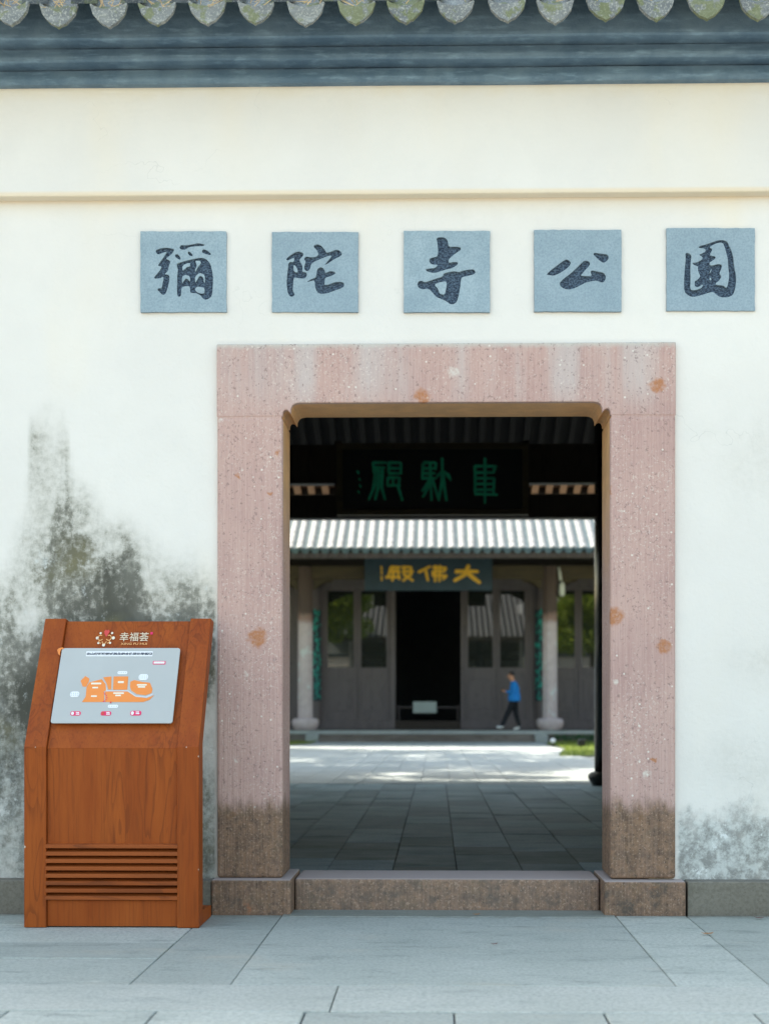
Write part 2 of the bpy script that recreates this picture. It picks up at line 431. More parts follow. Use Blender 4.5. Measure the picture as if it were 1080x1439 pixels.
M = {}
ZU = Z(272, .035)                           # underside of the upper band
ZT = Z(119, .035)
FY0, FY1 = .070, .395
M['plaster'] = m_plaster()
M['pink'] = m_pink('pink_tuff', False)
M['mossy'] = m_pink('mossy_tuff', True)
M['sill'] = m_pink('worn_tuff', True, .12)
M['cornice'] = m_slate('cornice_slate', (.095, .16, .225), (.18, .265, .33), rough=.6)
M['drip'] = m_slate('lichen_tile', (.15, .165, .17), (.25, .265, .255), .75, .95, .6)
M['tile'] = m_slate('grey_tile', (.045, .055, .062), (.09, .105, .11), .25, .85, .3)
M['far_tile'] = m_slate('weathered_roof_tile', (.17, .17, .165), (.25, .25, .24), .2, .6)
M['hall_tile'] = m_slate('grey_roof_tile', (.13, .13, .125), (.19, .19, .18), .2, .7)  # mottled grey, darker than the far roof tile
M['trough'] = m_slate('roof_trough_tile', (.05, .08, .09), (.085, .125, .13), .1, .8)
M['plaque'] = m_plaque_stone(); M['carved'] = m_carved()
M['signwood'] = m_wood('orange_wood', (.27, .056, .009), (.35, .084, .014), (.12, .027, .008), rough=.5, spec=.16, fig=1.9, ringamt=.42, chips=[(P(34.5, 1190, -.394), .007), (P(279.5, 1222, -.394), .004), (P(279.5, 1063, -.394), .005), (P(262, 1050, -.394), .003), (P(50, 1050, -.394), .003)])
M['signslat'] = m_wood('orange_wood_slat', (.27, .062, .012), (.34, .085, .018), (.13, .034, .011), vert=False, rough=.5, spec=.22)
M['darkwood'] = m_wood('dark_hall_timber', (.030, .022, .017), (.040, .030, .024), (.012, .009, .008), rough=.55, spec=.3)
M['roofblack'] = simple('black_roof_timber', (.006, .006, .0065), .85, .2)  # near-black colour for roof deck, rafters and ceiling
M['brown'] = m_wood('door_timber', (.125, .108, .112), (.15, .128, .13), (.07, .06, .062), rough=.55, spec=.3)
M['beam'] = m_wood('ochre_beam', (.06, .046, .026), (.085, .064, .034), (.035, .028, .02), vert=False, rough=.6, spec=.3)
M['eave'] = m_wood('eave_timber', (.34, .19, .10), (.40, .23, .13), (.20, .10, .06), vert=False, rough=.7, spec=.2)
M['pave'] = m_paver('bluestone_slab', (.42, .45, .395), (.495, .52, .46), (.20, .225, .20), var=.4)
M['curb'] = m_paver('kerb_stone', (.43, .45, .395), (.50, .515, .455), (.29, .31, .28), var=.2)
M['floor'] = m_paver('worn_floor_tile', (.27, .385, .425), (.35, .46, .50), (.12, .16, .155), var=.45, rough=.62, near=True, spec=.10)
M['joint'] = simple('joint_mortar', (.13, .14, .135), .95, var=.5, scale=7)
M['floorjoint'] = simple('joint_dirt', (.03, .034, .03), .95)
M['earth'] = simple('plaza_stone', (.24, .23, .205), .9, var=.15, scale=1.2)
M['wallstone'] = m_paver('plinth_stone', (.215, .195, .16), (.27, .25, .21), (.13, .12, .09), var=.3)
M['greystone'] = m_paver('step_stone', (.15, .125, .105), (.205, .18, .155), (.09, .075, .06), var=.4)
M['palejoint'] = simple('pale_joint', (.22, .235, .22), .95, var=.3, scale=4)
M['palestone'] = m_paver('pale_stone', (.33, .36, .345), (.41, .435, .41), (.25, .27, .255), var=.4)
M['black'] = simple('black_lacquer', (.012, .013, .014), .22, .55, var=.2)
M['blackboard'] = simple('black_board', (.012, .017, .018), .45, .3, var=.2)
M['green'] = simple('green_letter', (.04, .62, .38), .6, .3, var=.3, scale=9)
M['teal'] = simple('teal_letter', (.03, .34, .28), .6, .3, var=.2)
M['gold'] = simple('gold_letter', (.75, .42, .03), .5, .4, var=.15)
M['tealboard'] = simple('teal_board', (.020, .040, .055), .5, .35, var=.2)
M['steel'] = simple('brushed_silver', (.45, .455, .425), .42, .5, .15, var=.06, scale=2)
M['white'] = simple('white_print', (.80, .81, .82), .6, var=.03)
M['greytext'] = simple('grey_print', (.10, .11, .14), .6, var=.05)
M['orange'] = simple('orange_print', (.80, .26, .06), .55, var=.05)
M['pinkprint'] = simple('pink_print', (.72, .03, .13), .55, var=.05)
M['road'] = simple('pale_road_print', (.55, .58, .60), .55, var=.05)
M['cream'] = simple('cream_print', (.80, .74, .60), .55, var=.05)
M['palegold'] = simple('pale_gold_print', (.70, .60, .44), .55, var=.05)
M['goldprint'] = simple('gold_print', (.80, .42, .16), .55, var=.05)
M['redprint'] = simple('red_print', (.62, .07, .06), .55, var=.05)
M['lamp'] = simple('pale_plastic', (.62, .64, .56), .5, var=.05)
M['notice'] = simple('pale_notice', (.45, .53, .52), .6, var=.05)
M['straw'] = simple('dry_straw', (.52, .38, .20), .9, var=.4, scale=40)
M['bark'] = simple('bark', (.10, .075, .055), .95, var=.4, scale=9, bump=.01)
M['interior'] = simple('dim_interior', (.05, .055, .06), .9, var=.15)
M['hallbounce'] = simple('unseen_hall_side_bounce', (.55, .56, .55), .9, var=.2)  # unseen hall sides, made pale to bounce light onto the hall floor
M['leafbrown'] = simple('dry_leaf', (.36, .17, .055), .8, var=.3, scale=60)
M['leafred'] = simple('reddish_leaf', (.15, .07, .06), .8, var=.3, scale=60)
def m_leaf(name, a, bcol):
    b = NB(name, .55, .4); r = b.n('NewGeometry', 'Random Per Island')
    b.col(b.mix(r, a, bcol)); b.p.inputs['Subsurface Weight'].default_value = 0
    tr = b.t.nodes.new('ShaderNodeBsdfTranslucent'); b.set(tr.inputs[0], b.mix(r, [x * 1.6 for x in a], [x * 1.6 for x in bcol]))
    mx = b.t.nodes.new('ShaderNodeMixShader'); mx.inputs[0].default_value = .4
    b.t.links.new(b.p.outputs[0], mx.inputs[1]); b.t.links.new(tr.outputs[0], mx.inputs[2])
    b.t.links.new(mx.outputs[0], b.t.nodes['Material Output'].inputs[0])
    return b.m
M['leaf'] = m_leaf('tree_leaf', (.15, .23, .018), (.30, .37, .034))
M['grass'] = m_leaf('lawn_blade', (.10, .15, .02), (.20, .24, .045))
M['hedge'] = m_leaf('hedge_leaf', (.015, .075, .022), (.03, .12, .03))
def m_glass():
    b = NB('window_glass', .02, .5); b.p.inputs['IOR'].default_value = 1.72
    b.col((.05, .06, .055)); b.p.inputs['Transmission Weight'].default_value = .55; b.p.inputs['Specular IOR Level'].default_value = 1.0
    return b.m
M['glass'] = m_glass()
def m_column():
    b = NB('worn_stone_column', .8, .3); v = b.pos(); x, y, z = b.sep(v)
    n = b.noise(v, 5, 6, .65)
    c = b.mix(b.mr(n, .35, .65), (.45, .375, .37), (.52, .44, .435))
    c = b.mix(b.mr(b.noise(b.sc(v, 1, 1, 1, 3), 3.1, 5, .6), .58, .66, 0, .8), c, (.55, .59, .57))
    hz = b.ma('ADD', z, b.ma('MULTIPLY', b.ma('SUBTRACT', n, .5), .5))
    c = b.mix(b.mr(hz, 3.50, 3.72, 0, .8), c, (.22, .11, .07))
    c = b.mix(b.mr(hz, 3.72, 3.98, 0, .92), c, (.075, .055, .045))  # eave shade painted into the column above the reddish wear line
    b.col(c); b.bump(n, .006)
    return b.m
M['column'] = m_column()

# ================================================================== GROUND, PLAZA, COURT
ground = obj('ground', B(-250, 250, -250, 260, -.6, -.02), M['earth'], kind='structure')
pave_base = obj('pavement', B(-9, 9, -2.88, .16, -.112, -.012), M['joint'], kind='structure')
def slab(parent, name, x0, x1, y0, y1, z0, z1, mat, gap=.004, bev=.004, jit=.002):
    dz = RND.uniform(-jit, jit)
    bm = B(x0 + gap, x1 - gap, y0 + gap, y1 - gap, z0, z1 + dz)
    return obj(name, bm, mat, parent, at=((x0 + x1) / 2, (y0 + y1) / 2, z0), bevel=bev, segs=1)
S0 = -.011
def pave(x0, x1, y0, y1): slab(pave_base, 'paving_slab', x0, x1, y0, y1, S0, 0.0, M['pave'], gap=.0018, bev=.003)
YK = -1.585                                 # back edge of the kerb course
for (x0, x1, ys) in ((-.742, .864, (.15, -.055, -1.13, YK)), (-1.11, -.742, (-.02, YK)), (.864, 1.203, (-.02, YK)),
                     (-2.6, -1.11, (-.02, -.30, -.76, -1.10, YK)), (-4.4, -2.6, (-.02, -.5, -.95, YK)), (1.203, 1.72, (-.02, YK)), (1.72, 2.5, (-.02, YK)),
                     (2.5, 4.4, (-.02, -.7, YK))):
    for a, b_ in zip(ys, ys[1:]): pave(x0, x1, b_, a)
for x0, x1 in ((-6.4, -3.2), (-3.2, -.35), (-.35, 2.1), (2.1, 4.4)):
    slab(pave_base, 'kerb_stone', x0, x1, -1.985, YK, S0, .0005, M['curb'], gap=.002, bev=.003, jit=.0006)
for i in range(1):
    for k in range(-9, 9):
        slab(pave_base, 'paving_slab', .06 + .49 * k, .06 + .49 * (k + 1), -1.987 - .9 * (i + 1), -1.987 - .9 * i, S0, 0.0, M['pave'], gap=.003)

hall_floor = obj('hall_floor', B(-6, 6, .46, 10.75, -.1, -.012), M['floorjoint'], kind='structure')
xs = [-2.60, -2.22, -1.80, -1.42, -1.04, -.67, -.265, .13, .535, .92, 1.36, 1.78, 2.18, 2.60]
for i, x0 in enumerate(xs[:-1]):
    y = .52 + RND.uniform(0, .35)
    y_prev = .5
    while y_prev < 10.7:
        y1 = min(y, 10.72)
        slab(hall_floor, 'floor_tile', x0, xs[i + 1], y_prev, y1, -.011, 0, M['floor'], gap=.003, bev=.003, jit=.003)
        y_prev = y1; y = y1 + RND.choice((.5, .6, .6, .72, .85))

court = obj('courtyard', B(-10.4, 10.4, 10.76, 31.6, -.1, -.012), M['palejoint'], kind='structure')
r2 = random.Random(3)
for i in range(18):                        # the path of long slabs across the court, slab by slab as far as they tell apart
    x0 = -4.2 + .40 * i
    y = 10.77
    while y < 31.5:
        y1 = min(31.55, y + r2.choice((1.1, 1.4, 1.8)))
        slab(court, 'paving_slab', x0, x0 + .40, y, y1, -.011, -.001, M['palestone'], gap=.003, bev=0, jit=.002)
        y = y1

# ================================================================== GATE WALL
WY = .10
wall = thing('gate_wall', 'white plastered gate wall with grey tiled eave and dark mould stains', 'wall', (0, WY, 0))
# plaster face as a fine sheet in front of a solid body, pierced by the doorway
def plaster_sheet():
    x0, x1, z0, z1, st = -4.4, 3.6, .13, ZU + .01, .022
    nx, nz = int((x1 - x0) / st) + 1, int((z1 - z0) / st) + 1
    gx = np.linspace(x0, x1, nx); gz = np.linspace(z0, z1, nz)
    Xg, Zg = np.meshgrid(gx, gz)
    yy = WY + (fbm(Xg * 1.3 + 9, Zg * 1.3 + 4, 5) - .5) * .012
    co = np.stack([Xg, yy - WY, Zg], -1).reshape(-1, 3)
    dx0, dx1, dz1 = -.95, 1.05, 2.66
    faces = []
    for j in range(nz - 1):
        for i in range(nx - 1):
            cx, cz = (gx[i] + gx[i + 1]) / 2, (gz[j] + gz[j + 1]) / 2
            if dx0 < cx < dx1 and cz < dz1: continue
            a = j * nx + i; faces.append((a, a + 1, a + nx + 1, a + nx))
    me = bpy.data.meshes.new('plaster_face'); me.from_pydata(co.tolist(), [], faces)
    px = 612 + Xg * 285.7; py = 995 - (Zg - 1) * 285.7
    n = fbm(Xg * 5, Zg * 5, 21); n_s = fbm(Xg * 9, Zg * 2.2, 51)
    pyw = py + (n - .5) * 70 + (n_s - .5) * 60
    tx = [-200, 0, 18, 34, 40, 60, 90, 96, 101, 120, 140, 150, 172, 190, 210, 230, 262, 300, 310]
    ty = [840, 812, 745, 690, 600, 588, 584, 640, 672, 675, 678, 715, 728, 745, 770, 785, 797, 803, 805]
    top = np.interp(px, tx, ty)
    m = sstep(-35, 85, pyw - top) * (.52 + .20 * sstep(690, 800, py) + .22 * sstep(770, 860, py))
    m = np.where((px > 20) & (px < 100) & (py < 690), m * 1.12, m)
    m *= sstep(306, 296, px)
    m *= sstep(-380, -60, px + (n - .5) * 300)
    low = sstep(880, 960, py)
    m *= 1 - low * .15 * sstep(.45, .6, fbm(Xg * 3 + 3, Zg * 3, 77))
    strip = sstep(268, 282, px) * sstep(306, 300, px) * sstep(960, 1000, py) * sstep(1120, 1060, py)
    m *= 1 - .75 * strip
    for (cx, cy, r) in ((122, 742, 14), (155, 768, 20), (182, 736, 6), (40, 868, 22), (20, 690, 22)):
        m *= 1 - .7 * np.exp(-((px - cx) ** 2 + ((py - cy) * 1.2) ** 2) / r ** 2)
    # faint smudges right of the door
    for (cx, cy, rx, ry, a) in ((1065, 640, 50, 60, .10), (1070, 930, 45, 30, .13), (1040, 1075, 70, 40, .12), (985, 610, 20, 20, .05), (700, 300, 400, 18, .03)):
        m = m + a * np.exp(-((px - cx) / rx) ** 2 - ((py - cy) / ry) ** 2) * (.5 + n)
    dmp = sstep(0, 60, pyw - np.interp(px, [900, 950, 1010, 1080, 1300], [1075, 1100, 1112, 1108, 1100])) * sstep(946, 952, px) * (.55 + .3 * sstep(1130, 1190, py))
    dmpl = sstep(0, 120, pyw - 960) * sstep(306, 300, px) * .6 * (.6 + .6 * n)
    dmp = np.maximum(dmp, dmpl)
    m = np.where(px < 310, m * (1 - .2 * sstep(900, 1050, py)), m)
    ol = sstep(.44, .6, fbm(Xg * 2.3 + 7, Zg * 2.3, 33)) * sstep(720, 800, py) * (1 - .5 * sstep(950, 1100, py))
    for nm, a in (('mold', m), ('damp', dmp), ('olive', ol)):
        at = me.attributes.new(nm, 'FLOAT', 'POINT'); at.data.foreach_set('value', np.clip(a, 0, 1).astype('f').ravel())
    for p in me.polygons: p.use_smooth = True
    return me
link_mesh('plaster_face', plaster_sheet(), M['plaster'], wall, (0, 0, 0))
bm = bmesh.new()
box(bm, -12, -1.0, WY + .02, .48, -.1, ZU); box(bm, 1.1, 12, WY + .02, .48, -.1, ZU); box(bm, -1.0, 1.1, WY + .02, .48, 2.70, ZU)
box(bm, -12, -4.4, WY, WY + .02, .1, ZU); box(bm, 3.6, 12, WY, WY + .02, .1, ZU)
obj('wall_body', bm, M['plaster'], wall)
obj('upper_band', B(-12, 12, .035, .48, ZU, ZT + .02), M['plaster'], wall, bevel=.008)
# corbelled cornice of three courses
faces_y = (-.015, -.075, -.135)
lines = ((113, 119), (81, 89.5), (50, 57.5))
zs = [Z(113, faces_y[0]), Z(81, faces_y[1]), Z(50, faces_y[2])]
tops = [zs[1] - .011, zs[2] - .011, zs[2] + .19]
for zz, fy in ((zs[1], faces_y[0]), (zs[2], faces_y[1])): obj('cornice_joint', B(-12, 12, fy + .035, .46, zz - .02, zz + .004), M['cornice'], wall)
for k, (fy, zb, zt) in enumerate(zip(faces_y, zs, tops)):
    bm = bmesh.new()
    n = 150; prof = [(.012, 0), (.002, .006), (0, .02), (.004, .5), (.016, .85), (.02, 1.0)]
    rows = []
    for i in range(n + 1):
        xx = -12 + 24 * i / n if abs(-12 + 24 * i / n) > 3 else -12 + 24 * i / n
        wv = (mnoise.noise((xx * 1.7, k * 9, 0)) * .006, mnoise.noise((xx * 1.3, k * 5, 7)) * .004)
        ring = []
        for (oy, h) in prof:
            zz = zb + (h if h < .03 else h * (zt - zb))
            ring.append(bm.verts.new((xx, fy + oy + wv[0], zz + wv[1] * (1 if h < .03 else .3))))
        ring.append(bm.verts.new((xx, .47, zt))); ring.append(bm.verts.new((xx, .47, zb)))
        rows.append(ring)
    m_ = len(rows[0])
    for a, b_ in zip(rows, rows[1:]):
        for q in range(m_): bm.faces.new((a[q], b_[q], b_[(q + 1) % m_], a[(q + 1) % m_]))
    bm.faces.new(rows[0]); bm.faces.new(rows[-1][::-1])
    bmesh.ops.recalc_face_normals(bm, faces=bm.faces)
    obj('cornice_course', bm, M['cornice'], wall)
# roof deck of the wall
EY, EZ = -.36, Z(1.5, -.36)
RZ = EZ + .95
bm = bmesh.new()
hexa(bm, [(-12, EY + .12, EZ + .10), (12, EY + .12, EZ + .10), (12, .30, RZ - .1), (-12, .30, RZ - .1), (-12, EY + .12, EZ + .14), (12, EY + .12, EZ + .14), (12, .30, RZ), (-12, .30, RZ)])
hexa(bm, [(-12, .30, RZ - .1), (12, .30, RZ - .1), (12, .96, EZ - .03), (-12, .96, EZ - .03), (-12, .30, RZ), (12, .30, RZ), (12, .96, EZ), (-12, .96, EZ)])
box(bm, -12, 12, .20, .40, RZ - .02, RZ + .16)
box(bm, -12, 12, -.10, .70, tops[2] - .01, EZ + .1)
obj('roof_deck', bm, M['tile'], wall)
# drip tiles: a hanging crescent lip in front of each trough
def drip_mesh():
    bm = bmesh.new()
    W_, H_ = .0865, .100
    top = [(-1, 0), (-.93, .03), (-.7, -.10), (-.35, -.19), (0, -.22), (.35, -.19), (.7, -.10), (.93, .03), (1, 0)]
    bot = [(-.94, -.16), (-.86, -.40), (-.66, -.62), (-.40, -.84), (-.16, -.93), (0, -1.02), (.16, -.93), (.40, -.84), (.66, -.62), (.86, -.40), (.94, -.16)]
    lp = [(x * W_, z * H_) for x, z in top] + [(x * W_, z * H_) for x, z in bot[::-1]]
    extrude_poly(bm, [(x, 0, z) for x, z in lp], Vector((0, .022, 0)))
    # trough body that runs back up the roof behind the lip
    n = 8; a, c = [], []
    for k in range(n + 1):
        t = -1 + 2 * k / n; zz = -.24 + .22 * t * t
        a.append(bm.verts.new((t * W_ * .93, .02, zz * H_))); c.append(bm.verts.new((t * W_ * .93, .40, zz * H_ + .52)))
    for k in range(n): bm.faces.new((a[k], a[k + 1], c[k + 1], c[k]))
    me = bpy.data.meshes.new('drip_tile'); bm.to_mesh(me); bm.free(); me.materials.append(M['drip']); return me
def cover_mesh():
    bm = bmesh.new(); n = 8; r = .062
    def arc(y, z, rr): return [bm.verts.new((rr * math.cos(math.pi * k / n), y, z + rr * math.sin(math.pi * k / n))) for k in range(n + 1)]
    prev = None
    for i in range(5):
        y0 = i * .16; a = arc(y0, y0 * 1.37, r); b_ = arc(y0 + .165, (y0 + .165) * 1.37, r * .93)
        for k in range(n): bm.faces.new((a[k], a[k + 1], b_[k + 1], b_[k]))
        if i == 0: bm.faces.new(a[::-1])
    me = bpy.data.meshes.new('cover_tile'); bm.to_mesh(me); bm.free(); me.materials.append(M['tile']); return me
dm, cm = drip_mesh(), cover_mesh()
pitch = .2275
xd0 = P(291, 5, EY).x
for k in range(-19, 27):
    xx = xd0 + pitch * k
    o = link_mesh('drip_tile', dm, None, wall, Vector((xx + RND.uniform(-.006, .006), EY, EZ + .006 + RND.uniform(-.006, .006))) - wall.location)
    o.rotation_euler = (RND.uniform(-.05, .05), RND.uniform(-.05, .05), RND.uniform(-.04, .04))
    o.scale = (RND.uniform(.97, 1.03), 1, RND.uniform(.94, 1.06))
    link_mesh('cover_tile', cm, None, wall, Vector((xx + pitch / 2, EY + .015, EZ + .012)) - wall.location)
bm = bmesh.new()
rs = random.Random(5)
for k in range(-9, 12):
    amt = 26 if k < 4 else (14 if rs.random() < .6 else 5)
    for _ in range(amt):
        x = xd0 + pitch * k + rs.gauss(0, .028); y = EY + rs.uniform(.0, .16); z = EZ - .022 + (y - EY) * 1.2
        d = Vector((rs.gauss(0, .6), -rs.uniform(.1, .6), rs.uniform(-.1, .55))).normalized() * rs.uniform(.03, .075)
        p = Vector((x, y, z)); s = Vector((-d.z, .002, d.x)).normalized() * .0022
        bm.faces.new([bm.verts.new(q) for q in (p - s, p + s, p + d + s * .4, p + d - s * .4)])
o = obj('dry_straw', bm, M['straw'], wall, kind='stuff')
# plinth course
ZP = Z(1238, .02)
for x0, x1, mt in ((-6, -2.35, 'wallstone'), (-2.35, -1.14, 'wallstone'), (-1.137, -1.09, 'wallstone'), (1.214, 2.2, 'wallstone'), (2.2, 3.4, 'wallstone'), (3.4, 6, 'wallstone')):
    obj('plinth_stone', B(x0 + .002, x1 - .002, .012, WY + .03, -.02, ZP), M[mt], wall, bevel=.006)

# ================================================================== STONE DOOR FRAME
frame = thing('stone_door_frame', 'pink speckled stone frame with rounded upper corners around the open doorway', 'door frame', (.05, FY0, 0))
fx0, fx1 = X(304.5, FY0), X(949, FY0)
ix0, ix1 = X(397, FY0), X(857, FY0)
zt_, zo, zj = Z(482, FY0), Z(566, FY0), Z(585, FY0)
def fq(px, py): q = P(px, py, FY0); return (q.x, q.z)
cornL = [fq(397, 585), fq(397.2, 580), fq(399, 576.5), fq(402, 575.5), fq(405.5, 577.5), fq(408, 581), fq(408.6, 574), fq(410.8, 569.5), fq(415, 567), fq(421, 566)]
mid = (ix0 + ix1) / 2
cornR = [(2 * mid - x, z) for x, z in cornL][::-1]
under = [(fx0, zj), *cornL, *cornR, (fx1, zj)]
bm = bmesh.new(); cols = []
for x, z in under: cols.append([bm.verts.new((x, y, zz)) for y, zz in ((FY0, z), (FY1, z), (FY1, zt_), (FY0, zt_))])
for a, b_ in zip(cols, cols[1:]):
    for q in range(4): bm.faces.new((a[q], a[(q + 1) % 4], b_[(q + 1) % 4], b_[q]))
bm.faces.new(cols[0]); bm.faces.new(cols[-1][::-1])
bmesh.ops.recalc_face_normals(bm, faces=bm.faces)
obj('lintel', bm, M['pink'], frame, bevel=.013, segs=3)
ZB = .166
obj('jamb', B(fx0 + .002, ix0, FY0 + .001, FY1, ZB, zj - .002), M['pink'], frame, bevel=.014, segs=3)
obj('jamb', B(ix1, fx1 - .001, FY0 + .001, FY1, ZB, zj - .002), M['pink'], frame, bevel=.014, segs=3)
for a_, b_ in ((fx0 + .004, ix0 - .006), (ix1 + .006, fx1 - .004)):
    obj('mortar_joint', B(a_, b_, FY0 + .0025, FY1 - .01, zj - .03, zj + .03), M['pink'], frame)
obj('base_block', B(X(297, 0), X(408, 0), 0, .44, -.015, ZB), M['mossy'], frame, bevel=.009, segs=2)
obj('base_block', B(X(849, 0), X(963, 0), 0, .44, -.015, ZB - .004), M['mossy'], frame, bevel=.009, segs=2)
obj('threshold', B(X(408, 0) + .004, X(849, 0) - .004, .16, .50, -.015, .152), M['sill'], frame, bevel=.012, segs=2)

# ================================================================== CARVED PLAQUES
CH = {}
CH['mi'] = [[(225,265),(300,240),(370,238),(440,255),(425,290),(385,330),(340,360),(385,380),(393,400),(375,450),(365,500),(325,535),(375,540),(385,570),(375,640),(355,720),(335,760),(305,765),(285,745),(245,705),(260,690),(295,690),(305,640),(315,590),(318,560),(280,580),(210,585),(215,560),(270,500),(300,450),(250,440),(275,400),(310,355),(340,310),(355,280),(300,300),(255,315),(235,295)],
 [(495,225),(515,207),(560,212),(640,200),(710,185),(780,205),(765,220),(690,222),(600,232),(560,262),(520,262),(497,245)],
 [(445,315),(470,308),(495,330),(512,365),(495,375),(465,355),(443,335)], [(587,285),(605,280),(630,300),(645,325),(630,335),(605,325),(590,305)], [(748,260),(770,255),(815,275),(850,310),(835,322),(790,310),(745,295)],
 [(463,415),(540,390),(620,370),(690,355),(750,348),(800,370),(840,420),(860,500),(870,580),(865,700),(855,780),(820,810),(780,822),(750,800),(735,775),(680,745),(640,745),(612,735),(612,670),(570,665),(520,680),(515,720),(512,775),(490,790),(470,770),(465,700),(470,620),(468,540),(478,480),(465,440)],
 [(528,435),(590,410),(615,410),(610,450),(580,450),(555,475),(527,500)], [(670,385),(725,385),(735,410),(700,450),(675,500),(665,495),(690,440),(680,415)],
 [(522,560),(565,540),(612,560),(612,620),(590,590),(565,580),(540,610),(522,640)], [(668,560),(715,520),(775,535),(778,630),(765,620),(765,580),(735,550),(710,560),(690,600),(668,630)], [(668,700),(690,672),(740,678),(775,690),(772,745),(740,752),(700,740),(675,720)]]
CH['tuo'] = [[(208,355),(300,290),(350,278),(400,300),(395,330),(365,360),(355,385),(385,430),(390,470),(385,505),(430,512),(440,545),(420,580),(380,585),(310,572),(290,580),(285,640),(280,720),(302,755),(295,775),(270,788),(240,775),(222,730),(210,640),(215,560),(225,480),(230,415),(250,395),(290,400),(300,350),(260,365),(215,385)],
 [(290,430),(310,440),(335,480),(332,515),(305,510),(288,490)],
 [(512,215),(555,197),(600,215),(635,260),(655,295),(700,285),(760,258),(805,268),(832,310),(810,335),(745,365),(680,410),(632,435),(660,400),(700,350),(715,325),(660,335),(590,365),(520,395),(485,420),(475,470),(450,502),(415,490),(405,460),(415,420),(425,390),(403,365),(425,335),(480,345),(540,340),(570,310),(545,260),(520,240)],
 [(550,480),(585,455),(620,465),(640,500),(640,525),(700,495),(762,515),(740,540),(690,560),(640,575),(635,620),(632,655),(680,650),(750,620),(835,618),(857,650),(840,685),(740,720),(660,750),(590,755),(550,735),(528,670),(525,610),(505,603),(430,628),(480,590),(530,575),(545,540)]]
CH['si'] = [[(417,135),(450,120),(510,122),(545,155),(555,230),(640,225),(693,235),(690,265),(650,290),(590,335),(555,370),(555,408),(620,395),(662,402),(655,430),(600,465),(540,480),(470,500),(410,522),(350,515),(310,500),(297,478),(340,470),(400,465),(430,440),(425,425),(385,430),(345,410),(342,358),(390,345),(430,335),(440,290),(435,220),(428,165)],
 [(500,525),(560,508),(620,500),(670,510),(720,492),(800,480),(840,480),(860,515),(830,540),(760,555),(700,570),(690,610),(685,680),(670,760),(650,840),(610,872),(570,868),(520,830),(460,805),(420,790),(385,750),(350,710),(315,695),(265,705),(225,690),(207,655),(215,615),(255,605),(290,625),(350,605),(420,580),(490,560)],
 [(395,650),(450,625),(530,612),(535,660),(515,755),(490,762),(455,750),(435,690)]]
CH['gong'] = [[(183,540),(230,490),(280,455),(350,400),(405,365),(445,385),(460,410),(435,450),(380,495),(320,530),(265,552),(215,545)],
 [(330,630),(380,580),(450,530),(520,465),(575,410),(610,380),(660,390),(673,420),(650,455),(615,490),(590,520),(565,550),(640,555),(690,555),(675,500),(700,490),(760,505),(820,515),(850,555),(840,600),(810,632),(740,605),(690,612),(630,625),(560,660),(500,690),(440,708),(380,695),(340,670)],
 [(705,310),(722,292),(790,305),(860,310),(882,345),(865,380),(825,410),(785,390),(740,350)]]
CH['yuan'] = [[(255,330),(290,328),(325,355),(320,400),(312,500),(315,620),(310,740),(360,745),(430,725),(455,690),(440,680),(420,700),(380,715),(358,690),(360,645),(395,625),(425,590),(400,540),(395,500),(400,480),(345,460),(335,440),(380,435),(440,405),(450,375),(405,350),(440,335),(485,310),(475,280),(400,272),(415,250),(480,235),(540,215),(610,190),(670,182),(725,200),(750,260),(775,310),(795,400),(800,480),(820,560),(825,640),(810,740),(790,795),(730,825),(650,825),(600,795),(570,765),(520,770),(440,800),(340,822),(290,805),(245,765),(240,650),(250,500),(260,400)],
 [(520,265),(600,220),(670,212),(690,250),(710,320),(730,400),(735,500),(745,590),(730,680),(715,722),(680,690),(600,685),(590,670),(640,630),(660,590),(635,555),(660,500),(665,460),(620,450),(570,465),(540,470),(520,440),(560,415),(595,385),(590,365),(540,360),(530,340),(555,300),(555,280)],
 [(527,545),(548,500),(545,530),(532,552)], [(525,610),(540,605),(548,630),(530,635)]]
PY = .086
for key, (ox, oy), (x0, y0, x1, y1), lab in (
        ('mi', (190, 318), (197.5, 325, 318.2, 438.5), 'first square stone plaque from the left, carved with 彌, dense brush strokes'),
        ('tuo', (376, 318), (382, 326, 503, 438.5), 'square stone plaque carved with 陀, second from the left above the doorway'),
        ('si', (560, 318), (567, 324.5, 688, 438.5), 'middle square stone plaque of five, carved with 寺 above the lintel'),
        ('gong', (744, 318), (750, 323, 872.5, 437.5), 'square stone plaque carved with 公, four separate slanting strokes'),
        ('yuan', (930, 314), (936, 320.5, 1059.8, 436.5), 'rightmost square stone plaque carved with 園, character framed by a box stroke')):
    c = P((x0 + x1) / 2, (y0 + y1) / 2, PY)
    def loc2(px, py): q = P(px, py, PY); return (q.x - c.x, q.z - c.z)
    rect = [loc2(x0, y1), loc2(x1, y1), loc2(x1, y0), loc2(x0, y0)]
    loops = [[loc2(ox + a / 7.941, oy + b_ / 7.941) for a, b_ in smooth_loop(l, 1)] for l in CH[key]]
    # roughened edge of the square
    er = []
    for i in range(4):
        a, b_ = rect[i], rect[(i + 1) % 4]
        for t in range(14):
            f = t / 14; er.append((a[0] + (b_[0] - a[0]) * f + RND.uniform(-.0012, .0012), a[1] + (b_[1] - a[1]) * f + RND.uniform(-.0012, .0012)))
    pl = thing('stone_plaque', lab, 'plaque', (c.x, PY, c.z), 'carved stone plaques above the doorway')
    me = filled([er] + loops, .005)
    f = link_mesh('slab_face', me, M['plaque'], pl, (0, .005, 0)); f.rotation_euler = (math.pi / 2, 0, 0)
    me = filled([er], .009)
    f = link_mesh('slab_back', me, M['carved'], pl, (0, .010 + .0095, 0)); f.rotation_euler = (math.pi / 2, 0, 0)
    if not me.materials: me.materials.append(M['carved'])

